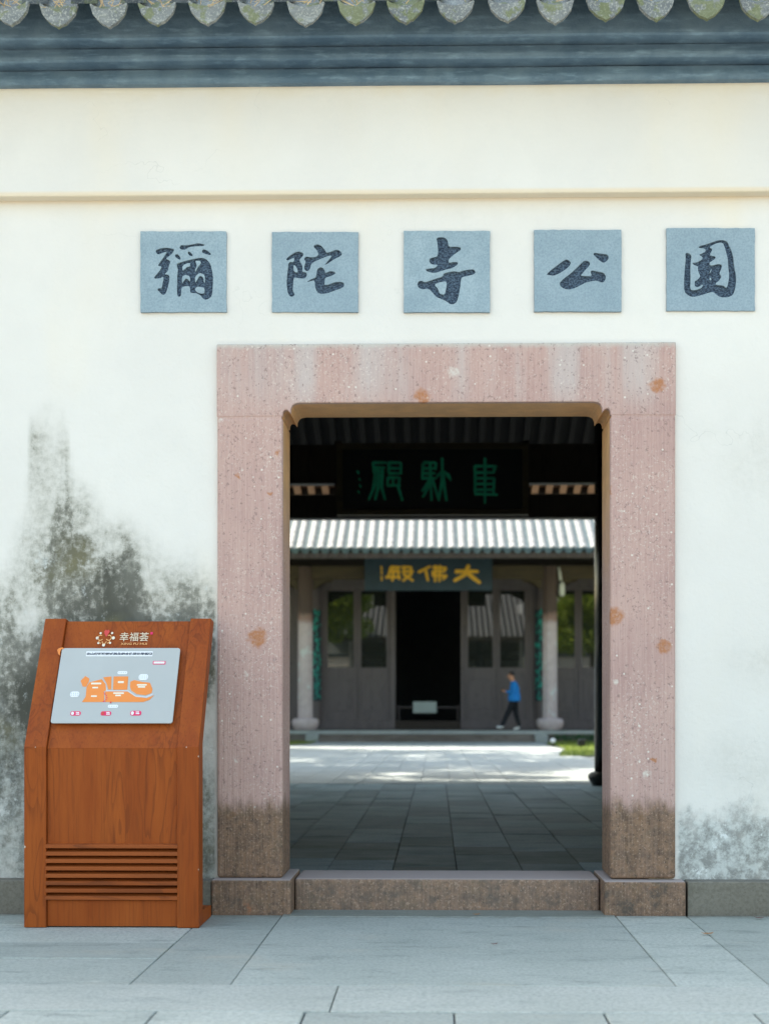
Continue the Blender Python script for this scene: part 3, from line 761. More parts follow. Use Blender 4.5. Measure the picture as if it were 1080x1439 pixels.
# ================================================================== WOODEN INFORMATION STAND
G0 = -.394
stand = thing('information_stand', 'orange wooden information stand with slanted top holding a silver map board', 'sign', (-1.47, -.25, 0))
zk = Z(1050, G0)
TY, zt2 = -.075, 1.43
slope = Vector((0, TY - G0, zt2 - zk)).normalized(); nrm = Vector((0, -slope.z, slope.y))
def Q(px, py, lift=0.0):                   # sight line meets the slanted panel
    d = ray(px, py); o = Vector((0, G0, zk)); t = (o - CAM).dot(nrm) / d.dot(nrm)
    return CAM + d * t + nrm * lift
xl0, xl1 = X(34, G0), X(65, G0); xr0, xr1 = X(249, G0), X(279.5, G0)
def sidepost(x0, x1, name):
    bm = bmesh.new(); T = .10
    pr = [[(G0, 0.0), (G0 + .32, 0.0)], [(G0, .055), (G0 + .32, .055)], [(G0, .062), (G0 + T, .062)], [(G0, zk), (G0 + T, zk + .015)], [(TY, zt2), (TY + T * .75, zt2 - .012)]]
    rows = [[bm.verts.new(q) for q in ((x0, a[0], a[1]), (x1, a[0], a[1]), (x1, c[0], c[1]), (x0, c[0], c[1]))] for a, c in pr]
    for a, b_ in zip(rows, rows[1:]):
        for q in range(4): bm.faces.new((a[q], a[(q + 1) % 4], b_[(q + 1) % 4], b_[q]))
    bm.faces.new(rows[0]); bm.faces.new(rows[-1][::-1])
    bmesh.ops.recalc_face_normals(bm, faces=bm.faces)
    return obj(name, bm, M['signwood'], stand, at=(x0, G0, 0), bevel=.003, segs=2)
sidepost(xl0, xl1, 'side_post'); sidepost(xr0, xr1, 'side_post')
rc = .014
gx0, gx1 = xl1 + .0015, xr0 - .0015
zs0, zs1 = Z(1267, G0), Z(1188, G0)
obj('lower_panel', B(gx0, gx1, G0 + rc, G0 + .05, .004, zs0), M['signwood'], stand, bevel=.002)
obj('front_panel', B(gx0, gx1, G0 + rc, G0 + .05, zs1 - .004, zk - .002), M['signwood'], stand, bevel=.002)
bm = bmesh.new()
a = Vector((0, G0, zk)) - nrm * rc; b_ = Vector((0, TY, zt2 - .006)) - nrm * rc; dn = -nrm * .035
hexa(bm, [Vector((gx0, 0, 0)) + a + dn, Vector((gx1, 0, 0)) + a + dn, Vector((gx1, 0, 0)) + a, Vector((gx0, 0, 0)) + a,
          Vector((gx0, 0, 0)) + b_ + dn, Vector((gx1, 0, 0)) + b_ + dn, Vector((gx1, 0, 0)) + b_, Vector((gx0, 0, 0)) + b_])
bmesh.ops.recalc_face_normals(bm, faces=bm.faces)
obj('slanted_panel', bm, M['signwood'], stand, bevel=.002)
obj('louvre_backing', B(gx0, gx1, G0 + .045, G0 + .06, zs0 - .01, zs1 + .01), M['signslat'], stand)
for k in range(8):
    zc = Z(1190.5 + 10.43 * k, G0)
    bm = bmesh.new(); hgt = .017
    hexa(bm, [(gx0 - .004, G0 - .002, zc - hgt / 2), (gx1 + .004, G0 - .002, zc - hgt / 2), (gx1 + .004, G0 + .044, zc - hgt / 2 + .012), (gx0 - .004, G0 + .044, zc - hgt / 2 + .012),
              (gx0 - .004, G0 - .002, zc + hgt / 2), (gx1 + .004, G0 - .002, zc + hgt / 2), (gx1 + .004, G0 + .044, zc + hgt / 2 + .012), (gx0 - .004, G0 + .044, zc + hgt / 2 + .012)])
    obj('louvre_slat', bm, M['signslat'], stand, at=((gx0 + gx1) / 2, G0, zc), bevel=.002)
# silver board
LIFT = .020 - rc + .004
rot = Matrix((Vector((1, 0, 0)), slope, nrm)).transposed().to_euler()
bc = Q(164, 965, LIFT)
def BL(px, py):                             # photo pixel -> board coordinates (right, up the slope)
    q = Q(px, py, LIFT) - bc; return (q.x, q.dot(slope))
def board_obj(name, me, mat, c, lift, parent):
    base = wloc(parent)
    p = bc + Vector((1, 0, 0)) * c[0] + slope * c[1] + nrm * lift
    if not me.materials: me.materials.append(mat)
    o = bpy.data.objects.new(name, me); COL.objects.link(o); o.parent = parent
    if parent is stand: o.location = p - base; o.rotation_euler = rot
    else: o.location = (c[0], c[1], lift)
    return o
def rrect(x0, y0, x1, y1, r, n=5):
    out = []
    for cx, cy, a in ((x1 - r, y1 - r, 0), (x0 + r, y1 - r, 90), (x0 + r, y0 + r, 180), (x1 - r, y0 + r, 270)):
        for k in range(n + 1):
            t = math.radians(a + 90 * k / n); out.append((cx + r * math.cos(t), cy + r * math.sin(t)))
    return out
c0 = [BL(76.5, 1018.5), BL(246, 1016.5), BL(251, 912.5), BL(84, 912)]
bx0, bx1 = (c0[0][0] + c0[3][0]) / 2, (c0[1][0] + c0[2][0]) / 2; by0, by1 = (c0[0][1] + c0[1][1]) / 2, (c0[2][1] + c0[3][1]) / 2
board = board_obj('map_board', filled([rrect(bx0, by0, bx1, by1, .012)], .0035), M['steel'], (0, 0), -.0035, stand)
board['label'] = 'silver metal board printed with an orange district map'
def pr(name, loops, mat, lift=.0042):
    ls = [[BL(a, b2) for a, b2 in l] for l in loops]
    cx = sum(p[0] for l in ls for p in l) / sum(len(l) for l in ls); cy = sum(p[1] for l in ls for p in l) / sum(len(l) for l in ls)
    return board_obj(name, filled([[(p[0] - cx, p[1] - cy) for p in l] for l in ls], .0003), mat, (cx, cy), lift, board)
def zb(l): return [(70 + a / 5.684, 905 + b2 / 5.684) for a, b2 in l]
def prect(name, x0, y0, x1, y1, mat, r=.35, lift=.0042):
    a, c = BL(*zb([(x0, y1)])[0]), BL(*zb([(x1, y0)])[0]); rr = (c[1] - a[1]) * r
    w_, h_ = c[0] - a[0], c[1] - a[1]
    return board_obj(name, filled([rrect(-w_ / 2, -h_ / 2, w_ / 2, h_ / 2, rr)], .0003), mat, ((a[0] + c[0]) / 2, (a[1] + c[1]) / 2), lift, board)
pr('map_block', [zb([(252,302),(290,265),(322,285),(318,310),(295,350),(268,348),(262,330)])], M['orange'])
pr('map_block', [zb([(322,315),(420,290),(452,330),(455,380),(440,385),(440,472),(262,472),(292,430),(300,350)])], M['orange'])
pr('map_block', [zb([(432,275),(498,268),(496,372),(472,372),(460,325)])], M['orange'])
pr('map_block', [zb([(515,268),(632,268),(624,374),(510,374)])], M['orange'])
pr('map_block', [zb([(648,310),(680,297),(745,312),(805,318),(825,370),(818,400),(770,418),(700,410),(655,380),(645,350)])], M['orange'])
pr('map_block', [zb([(448,388),(625,388),(690,430),(780,440),(838,418),(800,455),(750,472),(448,472)])], M['orange'])
pr('map_road', [zb([(425,285),(452,322),(462,378),(630,378),(690,420),(770,428),(828,402),(826,414),(776,438),(690,430),(626,387),(446,387),(452,330)])], M['road'], .0038)
prect('title_strip', 293, 68, 828, 108, M['white'], .08)
me = text_mesh('北山街道镶嵌式民生综合体周边导视图', .0125, None, .0006)
a = BL(*zb([(560, 88)])[0]); wd = BL(*zb([(822, 88)])[0])[0] - BL(*zb([(300, 88)])[0])[0]
v = np.empty(len(me.vertices) * 3, 'f'); me.vertices.foreach_get('co', v); v = v.reshape(-1, 3); v[:, 0] *= wd / (v[:, 0].max() - v[:, 0].min()); me.vertices.foreach_set('co', v.ravel())
board_obj('title_text', me, M['greytext'], a, .0052, board)
prect('tag_print', 826, 145, 930, 172, M['pinkprint'], .1)
prect('tag_print', 834, 150, 922, 166, M['white'], .1, .0050)
for (x0, y0, x1, y1) in ((545, 226, 626, 250), (712, 250, 792, 296), (165, 388, 245, 432), (468, 494, 552, 518)):
    prect('name_bubble', x0, y0, x1, y1, M['white'], .4)
    n_ = 2 if y1 - y0 > 30 else 1
    for j in range(n_):
        yc = y0 + (y1 - y0) * (j + 1) / (n_ + 1)
        for i in range(4):
            xx = x0 + 14 + (x1 - x0 - 28) * i / 3
            prect('print_mark', xx - 5, yc - 4, xx + 5, yc + 4, M['road'], .2, .0050)
for (x0, y0, x1, y1) in ((335, 318, 418, 332), (345, 352, 392, 364), (335, 420, 382, 432), (548, 306, 598, 322), (700, 330, 780, 342), (708, 346, 768, 358), (512, 396, 598, 408), (528, 414, 574, 426)):
    prect('print_mark', x0, y0, x1, y1, M['cream'], .2, .0050)
for (x0, y0, x1, y1) in ((168, 546, 256, 580), (410, 546, 498, 580), (645, 542, 738, 580)):
    prect('legend_pill', x0, y0, x1, y1, M['pinkprint'], .4)
    prect('print_mark', x0 + 6, y0 + 4, x0 + 34, y1 - 4, M['white'] if x0 != 410 else M['redprint'], .5, .0050)
    prect('print_mark', x0 + 46, y0 + 7, x0 + 74, y0 + 14, M['white'], .2, .0050); prect('print_mark', x0 + 46, y0 + 19, x0 + 76, y0 + 27, M['white'], .2, .0050)
for k, (a, b2) in enumerate(((440, 400), (448, 410), (458, 422), (462, 438), (455, 452), (445, 465), (434, 468))):
    prect('route_dot', a - 5, b2 - 5, a + 5, b2 + 5, M['pinkprint'], .5, .0050)
prect('route_dot', 484, 468, 500, 482, M['redprint'], .5, .0050)
# orange remnant of tape on the board's corner
ob = pr('orange_tape', [[(81.5, 915), (84, 912.5), (89, 911.5), (91.5, 913), (87, 914.5), (85.5, 919), (86, 923), (83, 921)]], M['orange'], .0050)
# logo on the slanted panel
LZ = -(LIFT) - rc + .001
def wood_print(name, me, mat, px, py):
    q = Q(px, py, -rc) ; me.materials.clear(); me.materials.append(mat)
    o = bpy.data.objects.new(name, me); COL.objects.link(o); o.parent = stand
    o.location = q + nrm * .0012 - wloc(stand); o.rotation_euler = rot; return o
U = 1 / 303.0                                # metres per photo pixel on the slanted panel
def disc(cx, cy, r, n=14): return [(cx + r * math.cos(2 * math.pi * k / n), cy + r * math.sin(2 * math.pi * k / n)) for k in range(n)]
def L2(l): return [((120 + a / 9.818 - 147.5) * U, -(878 + b2 / 9.818 - 894.5) * U * 1.16) for a, b2 in l]
dots = [(193, 95, 15), (155, 163, 21), (180, 235, 15), (258, 262, 22), (347, 233, 15), (383, 163, 22), (357, 93, 16)]
wood_print('emblem_dots', filled([L2(disc(a, b2, r)) for a, b2, r in dots], .0003), M['cream'], 147.5, 894.5)
rings = []
for cx, cy, r, s0, s1 in ((200, 160, 42, 60, 330), (318, 160, 42, 210, 480), (260, 215, 34, 170, 370), (205, 215, 26, 120, 300), (315, 215, 26, 240, 420)):
    o_, i_ = [], []
    for k in range(13):
        t = math.radians(s0 + (s1 - s0) * k / 12)
        o_.append((cx + r * math.cos(t), cy - r * math.sin(t))); i_.append((cx + (r - 11) * math.cos(t), cy - (r - 11) * math.sin(t)))
    rings.append(L2(o_ + i_[::-1]))
for lp in rings: wood_print('emblem_figure', filled([lp], .0003), M['goldprint'], 147.5, 894.5)
wood_print('emblem_heart', filled([L2([(240, 70), (258, 45), (285, 55), (305, 45), (322, 72), (300, 110), (280, 150), (262, 120), (248, 100)])], .0002), M['redprint'], 147.5, 894.5)
wood_print('brand_text', text_mesh('幸福荟', 15 * U, 42 * U, .0002, .0003), M['palegold'], 188, 893)
wood_print('brand_text', text_mesh('XING FU HUI', 4.6 * U, 38 * U, .0002, .0003), M['goldprint'], 187.5, 902.8)
wood_print('seal_print', filled([rrect(-.0055, -.0065, .0055, .0065, .0015)], .0003), M['pinkprint'], 212.5, 888)

# ================================================================== ENTRANCE HALL (directly behind the gate wall)
HC = 10.5                                   # rear column line
hall = thing('entrance_hall', 'dark open timber hall seen inside the gate doorway, with black columns', 'building', (0, 5.5, 0))
rf = lambda y: 8.0 - .4115 * (y - 5.0)
obj('unseen_side_wall', B(-4.5, -4.3, .49, 10.4, -.02, 6.4), M['hallbounce'], hall)
obj('unseen_side_wall', B(4.3, 4.5, .49, 10.4, -.02, 6.4), M['hallbounce'], hall)
def slope_slab(x0, x1, y0, z0, y1, z1, t):
    bm = bmesh.new()
    hexa(bm, [(x0, y0, z0), (x1, y0, z0), (x1, y1, z1), (x0, y1, z1), (x0, y0, z0 + t), (x1, y0, z0 + t), (x1, y1, z1 + t), (x0, y1, z1 + t)])
    bmesh.ops.recalc_face_normals(bm, faces=bm.faces); return bm
E1 = 13.62
obj('rear_roof_deck', slope_slab(-6.5, 6.5, 5.0, 8.0, E1, rf(E1), .09), M['roofblack'], hall)
obj('front_roof_deck', slope_slab(-6.5, 6.5, .55, 5.35, 5.0, 8.0, .09), M['roofblack'], hall)
bm = B(-6.5, 6.5, 4.85, 5.15, 8.02, 8.5); obj('roof_ridge', bm, M['tile'], hall)
def rafter_mesh():
    bm = bmesh.new(); L = E1 - 9.6
    hexa(bm, [(-.04, 0, -.085), (.04, 0, -.085), (.04, L, -.4115 * L - .085), (-.04, L, -.4115 * L - .085), (-.04, 0, 0), (.04, 0, 0), (.04, L, -.4115 * L), (-.04, L, -.4115 * L)])
    bmesh.ops.recalc_face_normals(bm, faces=bm.faces)
    me = bpy.data.meshes.new('rafter'); bm.to_mesh(me); bm.free(); me.materials.append(M['roofblack']); return me
rm = rafter_mesh()
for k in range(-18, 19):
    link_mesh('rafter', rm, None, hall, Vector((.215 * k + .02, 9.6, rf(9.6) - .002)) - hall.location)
obj('eave_board', B(-6.5, 6.5, E1 + .002, E1 + .03, rf(E1) - .15, rf(E1) + .10), M['darkwood'], hall)
obj('eave_batten', B(-6.5, 6.5, E1 - .05, E1 - .002, rf(E1) - .035, rf(E1) + .005), M['eave'], hall)
bm = bmesh.new()
hexa(bm, [(-.05, 12.9, rf(12.9) - .20), (.05, 12.9, rf(12.9) - .20), (.05, E1, rf(E1) - .14), (-.05, E1, rf(E1) - .14), (-.05, 12.9, rf(12.9) - .088), (.05, 12.9, rf(12.9) - .088), (.05, E1, rf(E1) - .037), (-.05, E1, rf(E1) - .037)])
bmesh.ops.recalc_face_normals(bm, faces=bm.faces); fm = bpy.data.meshes.new('eave_rafter'); bm.to_mesh(fm); bm.free(); fm.materials.append(M['eave'])
for k in range(-18, 19): link_mesh('eave_rafter', fm, None, hall, Vector((.215 * k + .02, 0, 0)) - hall.location)
for y in (5.0, 7.3, 9.6):
    bm = bmesh.new(); tube(bm, [(-4.3, y, rf(y) - .22), (4.3, y, rf(y) - .22)], .12, 10); obj('purlin', bm, M['darkwood'], hall, smooth=True)
for cx in (-2.40, 2.21):
    bm = bmesh.new(); lathe(bm, cx, HC, [(.150, .17), (.152, 2.5), (.148, rf(HC) - .02)], 24)
    col = obj('column', bm, M['black'], hall, at=(cx, HC, .17), smooth=False)
    for p in col.data.polygons: p.use_smooth = len(p.vertices) == 4
    bm = bmesh.new(); lathe(bm, cx, HC, [(.17, -.01), (.19, .02), (.235, .09), (.235, .13), (.19, .17), (.15, .172)], 24)
    c2 = obj('column_base', bm, M['blackboard'], col)
    for p in c2.data.polygons: p.use_smooth = len(p.vertices) == 4
for cx in (-2.45, 2.27):
    for cy in (4.6,):
        bm = bmesh.new(); lathe(bm, cx - .35 * (1 if cx < 0 else -1), cy, [(.15, 0), (.15, rf(5) - .6)], 20)
        o = obj('column', bm, M['black'], hall, at=(cx, cy, 0))
yb = HC
obj('lower_beam', B(-4.3, 4.3, yb - .10, yb + .10, Z(728, yb - .10), Z(695, yb - .1)), M['darkwood'], hall, bevel=.01)
obj('upper_beam', B(-4.3, 4.3, yb - .09, yb + .09, Z(679, yb - .09), Z(624, yb - .09)), M['darkwood'], hall, bevel=.01)
obj('beam_post', B(X(470, yb - .12), X(480, yb - .12), yb - .13, yb - .105, Z(728, yb), Z(622, yb)), M['darkwood'], hall)
obj('beam_post', B(X(733, yb - .12), X(743, yb - .12), yb - .13, yb - .105, Z(728, yb), Z(622, yb)), M['darkwood'], hall)
obj('ceiling', B(-4.29, 4.29, .5, 9.3, 5.22, 5.26), M['roofblack'], hall)
# rear slope tiles (seen mirrored in the windows of the hall beyond)
bm = bmesh.new(); L = E1 + .1 - 5.1
for k in range(-23, 24):
    n = 6; a_, b2 = [], []
    for q in range(n + 1):
        t = math.pi * q / n
        a_.append(bm.verts.new((.28 * k + .085 * math.cos(t), 5.1, rf(5.1) + .09 + .075 * math.sin(t)))); b2.append(bm.verts.new((.28 * k + .085 * math.cos(t), E1 + .1, rf(E1 + .1) + .09 + .075 * math.sin(t))))
    for q in range(n): bm.faces.new((a_[q], a_[q + 1], b2[q + 1], b2[q]))
    bm.faces.new(b2)
bmesh.ops.recalc_face_normals(bm, faces=bm.faces)
obj('roof_tiles', bm, M['hall_tile'], hall, kind='stuff')

# black name board with green seal script, hung on the rear beam
PB = HC - .22
nb = thing('name_board', 'black name board with green seal characters 韋馱殿, in the dark hall', 'sign', P(607, 675, PB))
bm = B(X(481, PB), X(735, PB), PB, PB + .05, Z(715, PB), Z(630, PB)); obj('board', bm, M['blackboard'], nb, bevel=.006)
bm = bmesh.new()
x0, x1, z0, z1 = X(473, PB), X(742, PB), Z(724, PB), Z(623, PB); t = .075
for a in ((x0, x1, z1 - t, z1), (x0, x1, z0, z0 + t), (x0, x0 + t, z0 + t + .001, z1 - t - .001), (x1 - t, x1, z0 + t + .001, z1 - t - .001)):
    box(bm, a[0], a[1], PB - .03, PB + .055, a[2], a[3])
obj('board_frame', bm, M['beam'], nb, bevel=.006)
DIAN = [[(524,650),(543,650)],[(524,650),(525,665)],[(526,657),(540,657)],[(528,657),(527,680),(518,702)],[(532,660),(531,685),(527,702)],[(537,660),(536,685),(541,702)],[(527,668),(538,668)],[(527,676),(537,676)],[(546,650),(563,650)],[(546,650),(546,665)],[(563,650),(563,665)],[(546,658),(563,658)],[(546,665),(564,665)],[(545,671),(561,671)],[(545,671),(544,682)],[(561,671),(560,682)],[(552,671),(552,682)],[(544,682),(562,682)],[(559,683),(565,703)]]
TUO = [[(595,650),(612,650)],[(594,652),(593,673)],[(594,658),(611,658)],[(594,665),(611,665)],[(594,672),(613,672)],[(612,650),(612,660)],[(604,652),(605,680),(606,703)],[(603,675),(596,686),(593,690)],[(604,680),(594,698)],[(608,675),(616,702)],[(621,644),(621,668)],[(614,669),(621,662),(630,667),(633,675)],[(621,665),(620,680),(616,703)],[(622,665),(624,685),(627,703)]]
WEI = [[(681,644),(681,707)],[(667,655),(697,655)],[(667,664),(694,664)],[(667,672),(695,672)],[(667,680),(694,680)],[(666,688),(694,688)],[(667,694),(698,695)],[(667,655),(667,694)],[(695,656),(693,664)],[(694,672),(693,694)]]
for st, lab in ((DIAN, 0), (TUO, 0), (WEI, 0)): obj('green_character', strokes_bm(st, PB - .008, 4.4, .010), M['green'], nb)
obj('small_inscription', strokes_bm([[(502, 662), (504, 666)], [(504, 672), (506, 675)], [(505, 681), (507, 685)], [(503, 690), (505, 693)]], PB - .006, 2.6, .008), M['green'], nb)

# ================================================================== MAIN HALL ACROSS THE COURT
PYT = .32                                   # height of its stone platform
CY = 32.7                                   # front column line
FYD = 35.3                                  # door wall
mh = thing('main_hall', 'grey tiled temple hall with glazed timber doors across the courtyard', 'building', (-.25, CY, 0))
plat = obj('platform', B(-9, 9, 32.0, 46, -.05, PYT), M['greystone'], mh)
obj('platform_edge', B(-9, 9, 31.95, 32.35, PYT - .10, PYT + .004), M['palestone'], mh, bevel=.01)
sx0, sx1 = X(447, 31.4), X(752, 31.4)
for i, (a, b2) in enumerate(((0, .33), (.33, .66), (.66, 1))):
    obj('step_stone', B(sx0 + (sx1 - sx0) * a + .004, sx0 + (sx1 - sx0) * b2 - .004, 31.36, 31.96, -.03, .10 + .003 * i), M['greystone'], mh, bevel=.01)
for i, (a, b2) in enumerate(((0, .4), (.4, .75), (.75, 1))):
    obj('step_stone', B(sx0 + (sx1 - sx0) * a + .004, sx0 + (sx1 - sx0) * b2 - .004, 31.64, 31.98, .105, .205 + .003 * i), M['greystone'], mh, bevel=.01)
for cxp in (438.5, 760):
    cx = X(cxp, 31.6); obj('ramp_stone', B(cx - .19, cx + .19, 31.5, 31.97, -.03, .22), M['palestone'], mh, bevel=.015)
fc = (X(429, CY), X(772, CY))
for cx in fc:
    bm = bmesh.new(); lathe(bm, cx, CY, [(.237, .50), (.232, 2.5), (.222, 5.3)], 8, math.pi / 8)
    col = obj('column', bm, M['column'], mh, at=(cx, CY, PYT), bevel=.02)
    bm = bmesh.new(); lathe(bm, cx, CY, [(.30, PYT), (.34, PYT + .03), (.415, PYT + .22), (.41, PYT + .31), (.34, PYT + .37), (.28, PYT + .372)], 28)
    o = obj('column_base', bm, M['column'], col)
    for p in o.data.polygons: p.use_smooth = len(p.vertices) == 4
    # inner column in line with it at the door wall
    bm = bmesh.new(); lathe(bm, cx, FYD - .1, [(.24, PYT), (.24, 5.4)], 20); obj('inner_column', bm, M['brown'], mh)
# beams between the columns with curved brackets
def yz(py): return Z(py, CY)
obj('tie_beam', B(fc[0] + .2, fc[1] - .2, CY - .09, CY + .09, yz(814), yz(795)), M['beam'], mh, bevel=.02)
for s0, s1 in ((-9, fc[0] - .2), (fc[1] + .2, 9)):
    obj('tie_beam', B(s0, s1, CY - .09, CY + .09, yz(814), yz(795)), M['beam'], mh, bevel=.02)
for cx, sg in ((fc[0] + .24, 1), (fc[1] - .24, -1), (fc[0] - .24, -1), (fc[1] + .24, 1)):
    bm = bmesh.new(); za = yz(814.5)
    pts = [(0, 0), (.62, 0), (.55, -.07), (.40, -.11), (.26, -.13), (.14, -.22), (.05, -.30), (0, -.32)]
    extrude_poly(bm, [(cx + sg * a, CY - .05, za + b2) for a, b2 in pts], Vector((0, .10, 0))); obj('beam_bracket', bm, M['beam'], mh)
obj('upper_tie', B(-9, 9, CY - .08, CY + .08, yz(784), yz(778)), M['brown'], mh)
# roof
EY2 = 29.9; ez2 = Z(771, EY2); sl2 = .62
def zr(y): return ez2 + (y - EY2) * sl2
obj('eave_purlin', B(-9, 9, 30.5, 30.62, Z(784, 30.5), Z(776, 30.5)), M['brown'], mh)
obj('roof_deck', slope_slab(-9.2, 9.2, EY2 + .06, zr(EY2 + .06) - .06, 36.6, zr(36.6) - .06, .05), M['trough'], mh)
obj('rear_roof_deck', slope_slab(-9.2, 9.2, 36.6, zr(36.6) - .06, 44, zr(36.6) - 4.2, .05), M['trough'], mh)
obj('roof_ridge', B(-9.2, 9.2, 36.45, 36.75, zr(36.6) - .05, zr(36.6) + .45), M['tile'], mh)
pt2 = (X(606, EY2) - X(464, EY2)) / 10.0
def cover_row():
    bm = bmesh.new(); n = 8; st = .30; N = 22; r = .096
    for i in range(N):
        y0 = i * st; y1 = y0 + st + .015; a_, b2 = [], []
        for q in range(n + 1):
            t = math.pi * q / n
            a_.append(bm.verts.new((r * math.cos(t), y0, y0 * sl2 + r * .62 * math.sin(t) + .006))); b2.append(bm.verts.new((r * .93 * math.cos(t), y1, y1 * sl2 + r * .56 * math.sin(t))))
        for q in range(n): bm.faces.new((a_[q], a_[q + 1], b2[q + 1], b2[q]))
        bm.faces.new(a_[::-1])
    bmesh.ops.recalc_face_normals(bm, faces=bm.faces)
    me = bpy.data.meshes.new('cover_tile_row'); bm.to_mesh(me); bm.free(); me.materials.append(M['far_tile']); return me
def eave_drip():
    bm = bmesh.new()
    lp = [(-.135, .03), (-.07, -.01), (0, -.025), (.07, -.01), (.135, .03), (.12, -.05), (.06, -.115), (0, -.14), (-.06, -.115), (-.12, -.05)]
    extrude_poly(bm, [(x, 0, z) for x, z in lp], Vector((0, .03, 0)))
    me = bpy.data.meshes.new('eave_drip_tile'); bm.to_mesh(me); bm.free(); me.materials.append(M['trough']); return me
crm_, edm = cover_row(), eave_drip()
xc = X(464, EY2)
for k in range(-16, 42):
    x = xc + pt2 * k
    if not -9 < x < 9: continue
    o = link_mesh('cover_tile_row', crm_, None, mh, Vector((x + RND.uniform(-.012, .012), EY2, zr(EY2))) - mh.location)
    o.rotation_euler = (0, 0, RND.uniform(-.006, .006))
    link_mesh('eave_drip_tile', edm, None, mh, Vector((x + pt2 / 2, EY2 - .02, zr(EY2) - .0)) - mh.location)
# door wall
dz0, dz1, dz2, dz3 = PYT, Z(1012, FYD), Z(826, FYD), 6.4
dpx = lambda px: X(px, FYD)
obj('door_sill', B(-9, dpx(555), FYD - .12, FYD + .10, PYT, dz1), M['brown'], mh, bevel=.01)
obj('door_sill', B(dpx(647), 9, FYD - .12, FYD + .10, PYT, dz1), M['brown'], mh, bevel=.01)
obj('low_sill', B(dpx(555), dpx(647), FYD - .10, FYD + .08, PYT, Z(1013, FYD)), M['darkwood'], mh, bevel=.01)
obj('door_head', B(-9, 9, FYD - .10, FYD + .10, dz2, dz2 + .35), M['brown'], mh, bevel=.01)
obj('transom_wall', B(-9, 9, FYD - .04, FYD + .04, dz2 + .352, 7.6), M['darkwood'], mh)
obj('veranda_ceiling', B(-9, 9, CY + .1, FYD - .05, 5.55, 5.6), M['darkwood'], mh)
for a, b2 in ((548, 555.5), (647, 652)): obj('door_post', B(dpx(a), dpx(b2), FYD - .09, FYD + .09, dz1 - .3, dz2 - .002), M['brown'], mh, bevel=.008)
def leaf(p0, p1):
    x0, x1 = dpx(p0) + .006, dpx(p1) - .006
    st = .115; zg = Z(938, FYD); zr1 = Z(954, FYD); zpb = Z(1000, FYD)
    bm = bmesh.new()
    box(bm, x0, x0 + st, FYD - .03, FYD + .03, dz1, dz2); box(bm, x1 - st, x1, FYD - .03, FYD + .03, dz1, dz2)
    for a, b2 in ((dz1, zpb), (zr1, zg), (dz2 - .10, dz2)): box(bm, x0 + st, x1 - st, FYD - .028, FYD + .028, a + .001, b2 - .001)
    lf = obj('door_leaf', bm, M['brown'], mh, at=((x0 + x1) / 2, FYD, dz1), bevel=.006)
    obj('glass_pane', B(x0 + st - .01, x1 - st + .01, FYD - .004, FYD + .004, zg, dz2 - .10), M['glass'], lf)
    obj('lower_panel', B(x0 + st - .01, x1 - st + .01, FYD - .012, FYD + .012, zpb, zr1), M['brown'], lf)
    obj('panel_moulding', B(x0 + st + .05, x1 - st - .05, FYD - .024, FYD - .0125, zpb + .07, zr1 - .07), M['brown'], lf, bevel=.008)
for a, b2 in ((455, 502), (502, 548), (652, 697), (697, 742), (768, 812), (812, 856), (368, 412), (324, 368)): leaf(a, b2)
for a, b2 in ((412, 432), (432, 455), (742, 755), (755, 768)): obj('wall_strip', B(dpx(a), dpx(b2), FYD - .05, FYD + .05, dz1, dz2 - .002), M['brown'], mh)
# dim room
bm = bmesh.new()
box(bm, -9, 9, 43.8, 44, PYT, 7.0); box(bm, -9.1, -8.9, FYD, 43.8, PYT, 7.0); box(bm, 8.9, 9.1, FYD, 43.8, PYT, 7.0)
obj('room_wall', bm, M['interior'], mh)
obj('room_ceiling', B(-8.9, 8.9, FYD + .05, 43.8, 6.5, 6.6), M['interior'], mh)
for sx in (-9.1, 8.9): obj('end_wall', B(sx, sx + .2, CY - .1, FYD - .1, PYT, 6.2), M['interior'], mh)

# teal name board with gold characters
GB = CY - .35
gbd = thing('name_board', 'teal name board with gold characters 大佛殿 under the far tiled eave', 'sign', P(602, 806, GB))
obj('board', B(X(512, GB), X(691.5, GB), GB, GB + .06, Z(830, GB), Z(783.5, GB)), M['tealboard'], gbd, bevel=.01)
DA = [[(640,803),(671,803)],[(658,795),(652,808),(638,816)],[(656,805),(666,813),(674,819)]]
FO = [[(588,804),(604,796)],[(598,802),(601,816)],[(608,797),(626,798)],[(610,803),(624,803)],[(608,809),(627,809)],[(612,795),(611,817)],[(618,795),(617,817)],[(626,798),(624,803)],[(608,803),(608,809)],[(627,809),(622,814)]]
DI = [[(549,797),(562,797)],[(547,803),(562,803)],[(549,797),(545,812)],[(542,811),(562,811)],[(553,800),(551,816)],[(558,800),(561,814)],[(565,797),(577,797)],[(566,803),(580,803)],[(568,797),(566,805)],[(577,797),(577,803)],[(567,807),(580,816)],[(578,806),(566,816)]]
for st in (DA, FO, DI): obj('gold_character', strokes_bm(st, GB - .02, 4.1 if st is not DA else 5.6, .022), M['gold'], gbd)
obj('small_inscription', strokes_bm([[(535.5, 796), (536, 801)], [(536, 803), (536, 807)], [(536, 810), (536, 816)]], GB - .02, 2.6, .02), M['gold'], gbd)
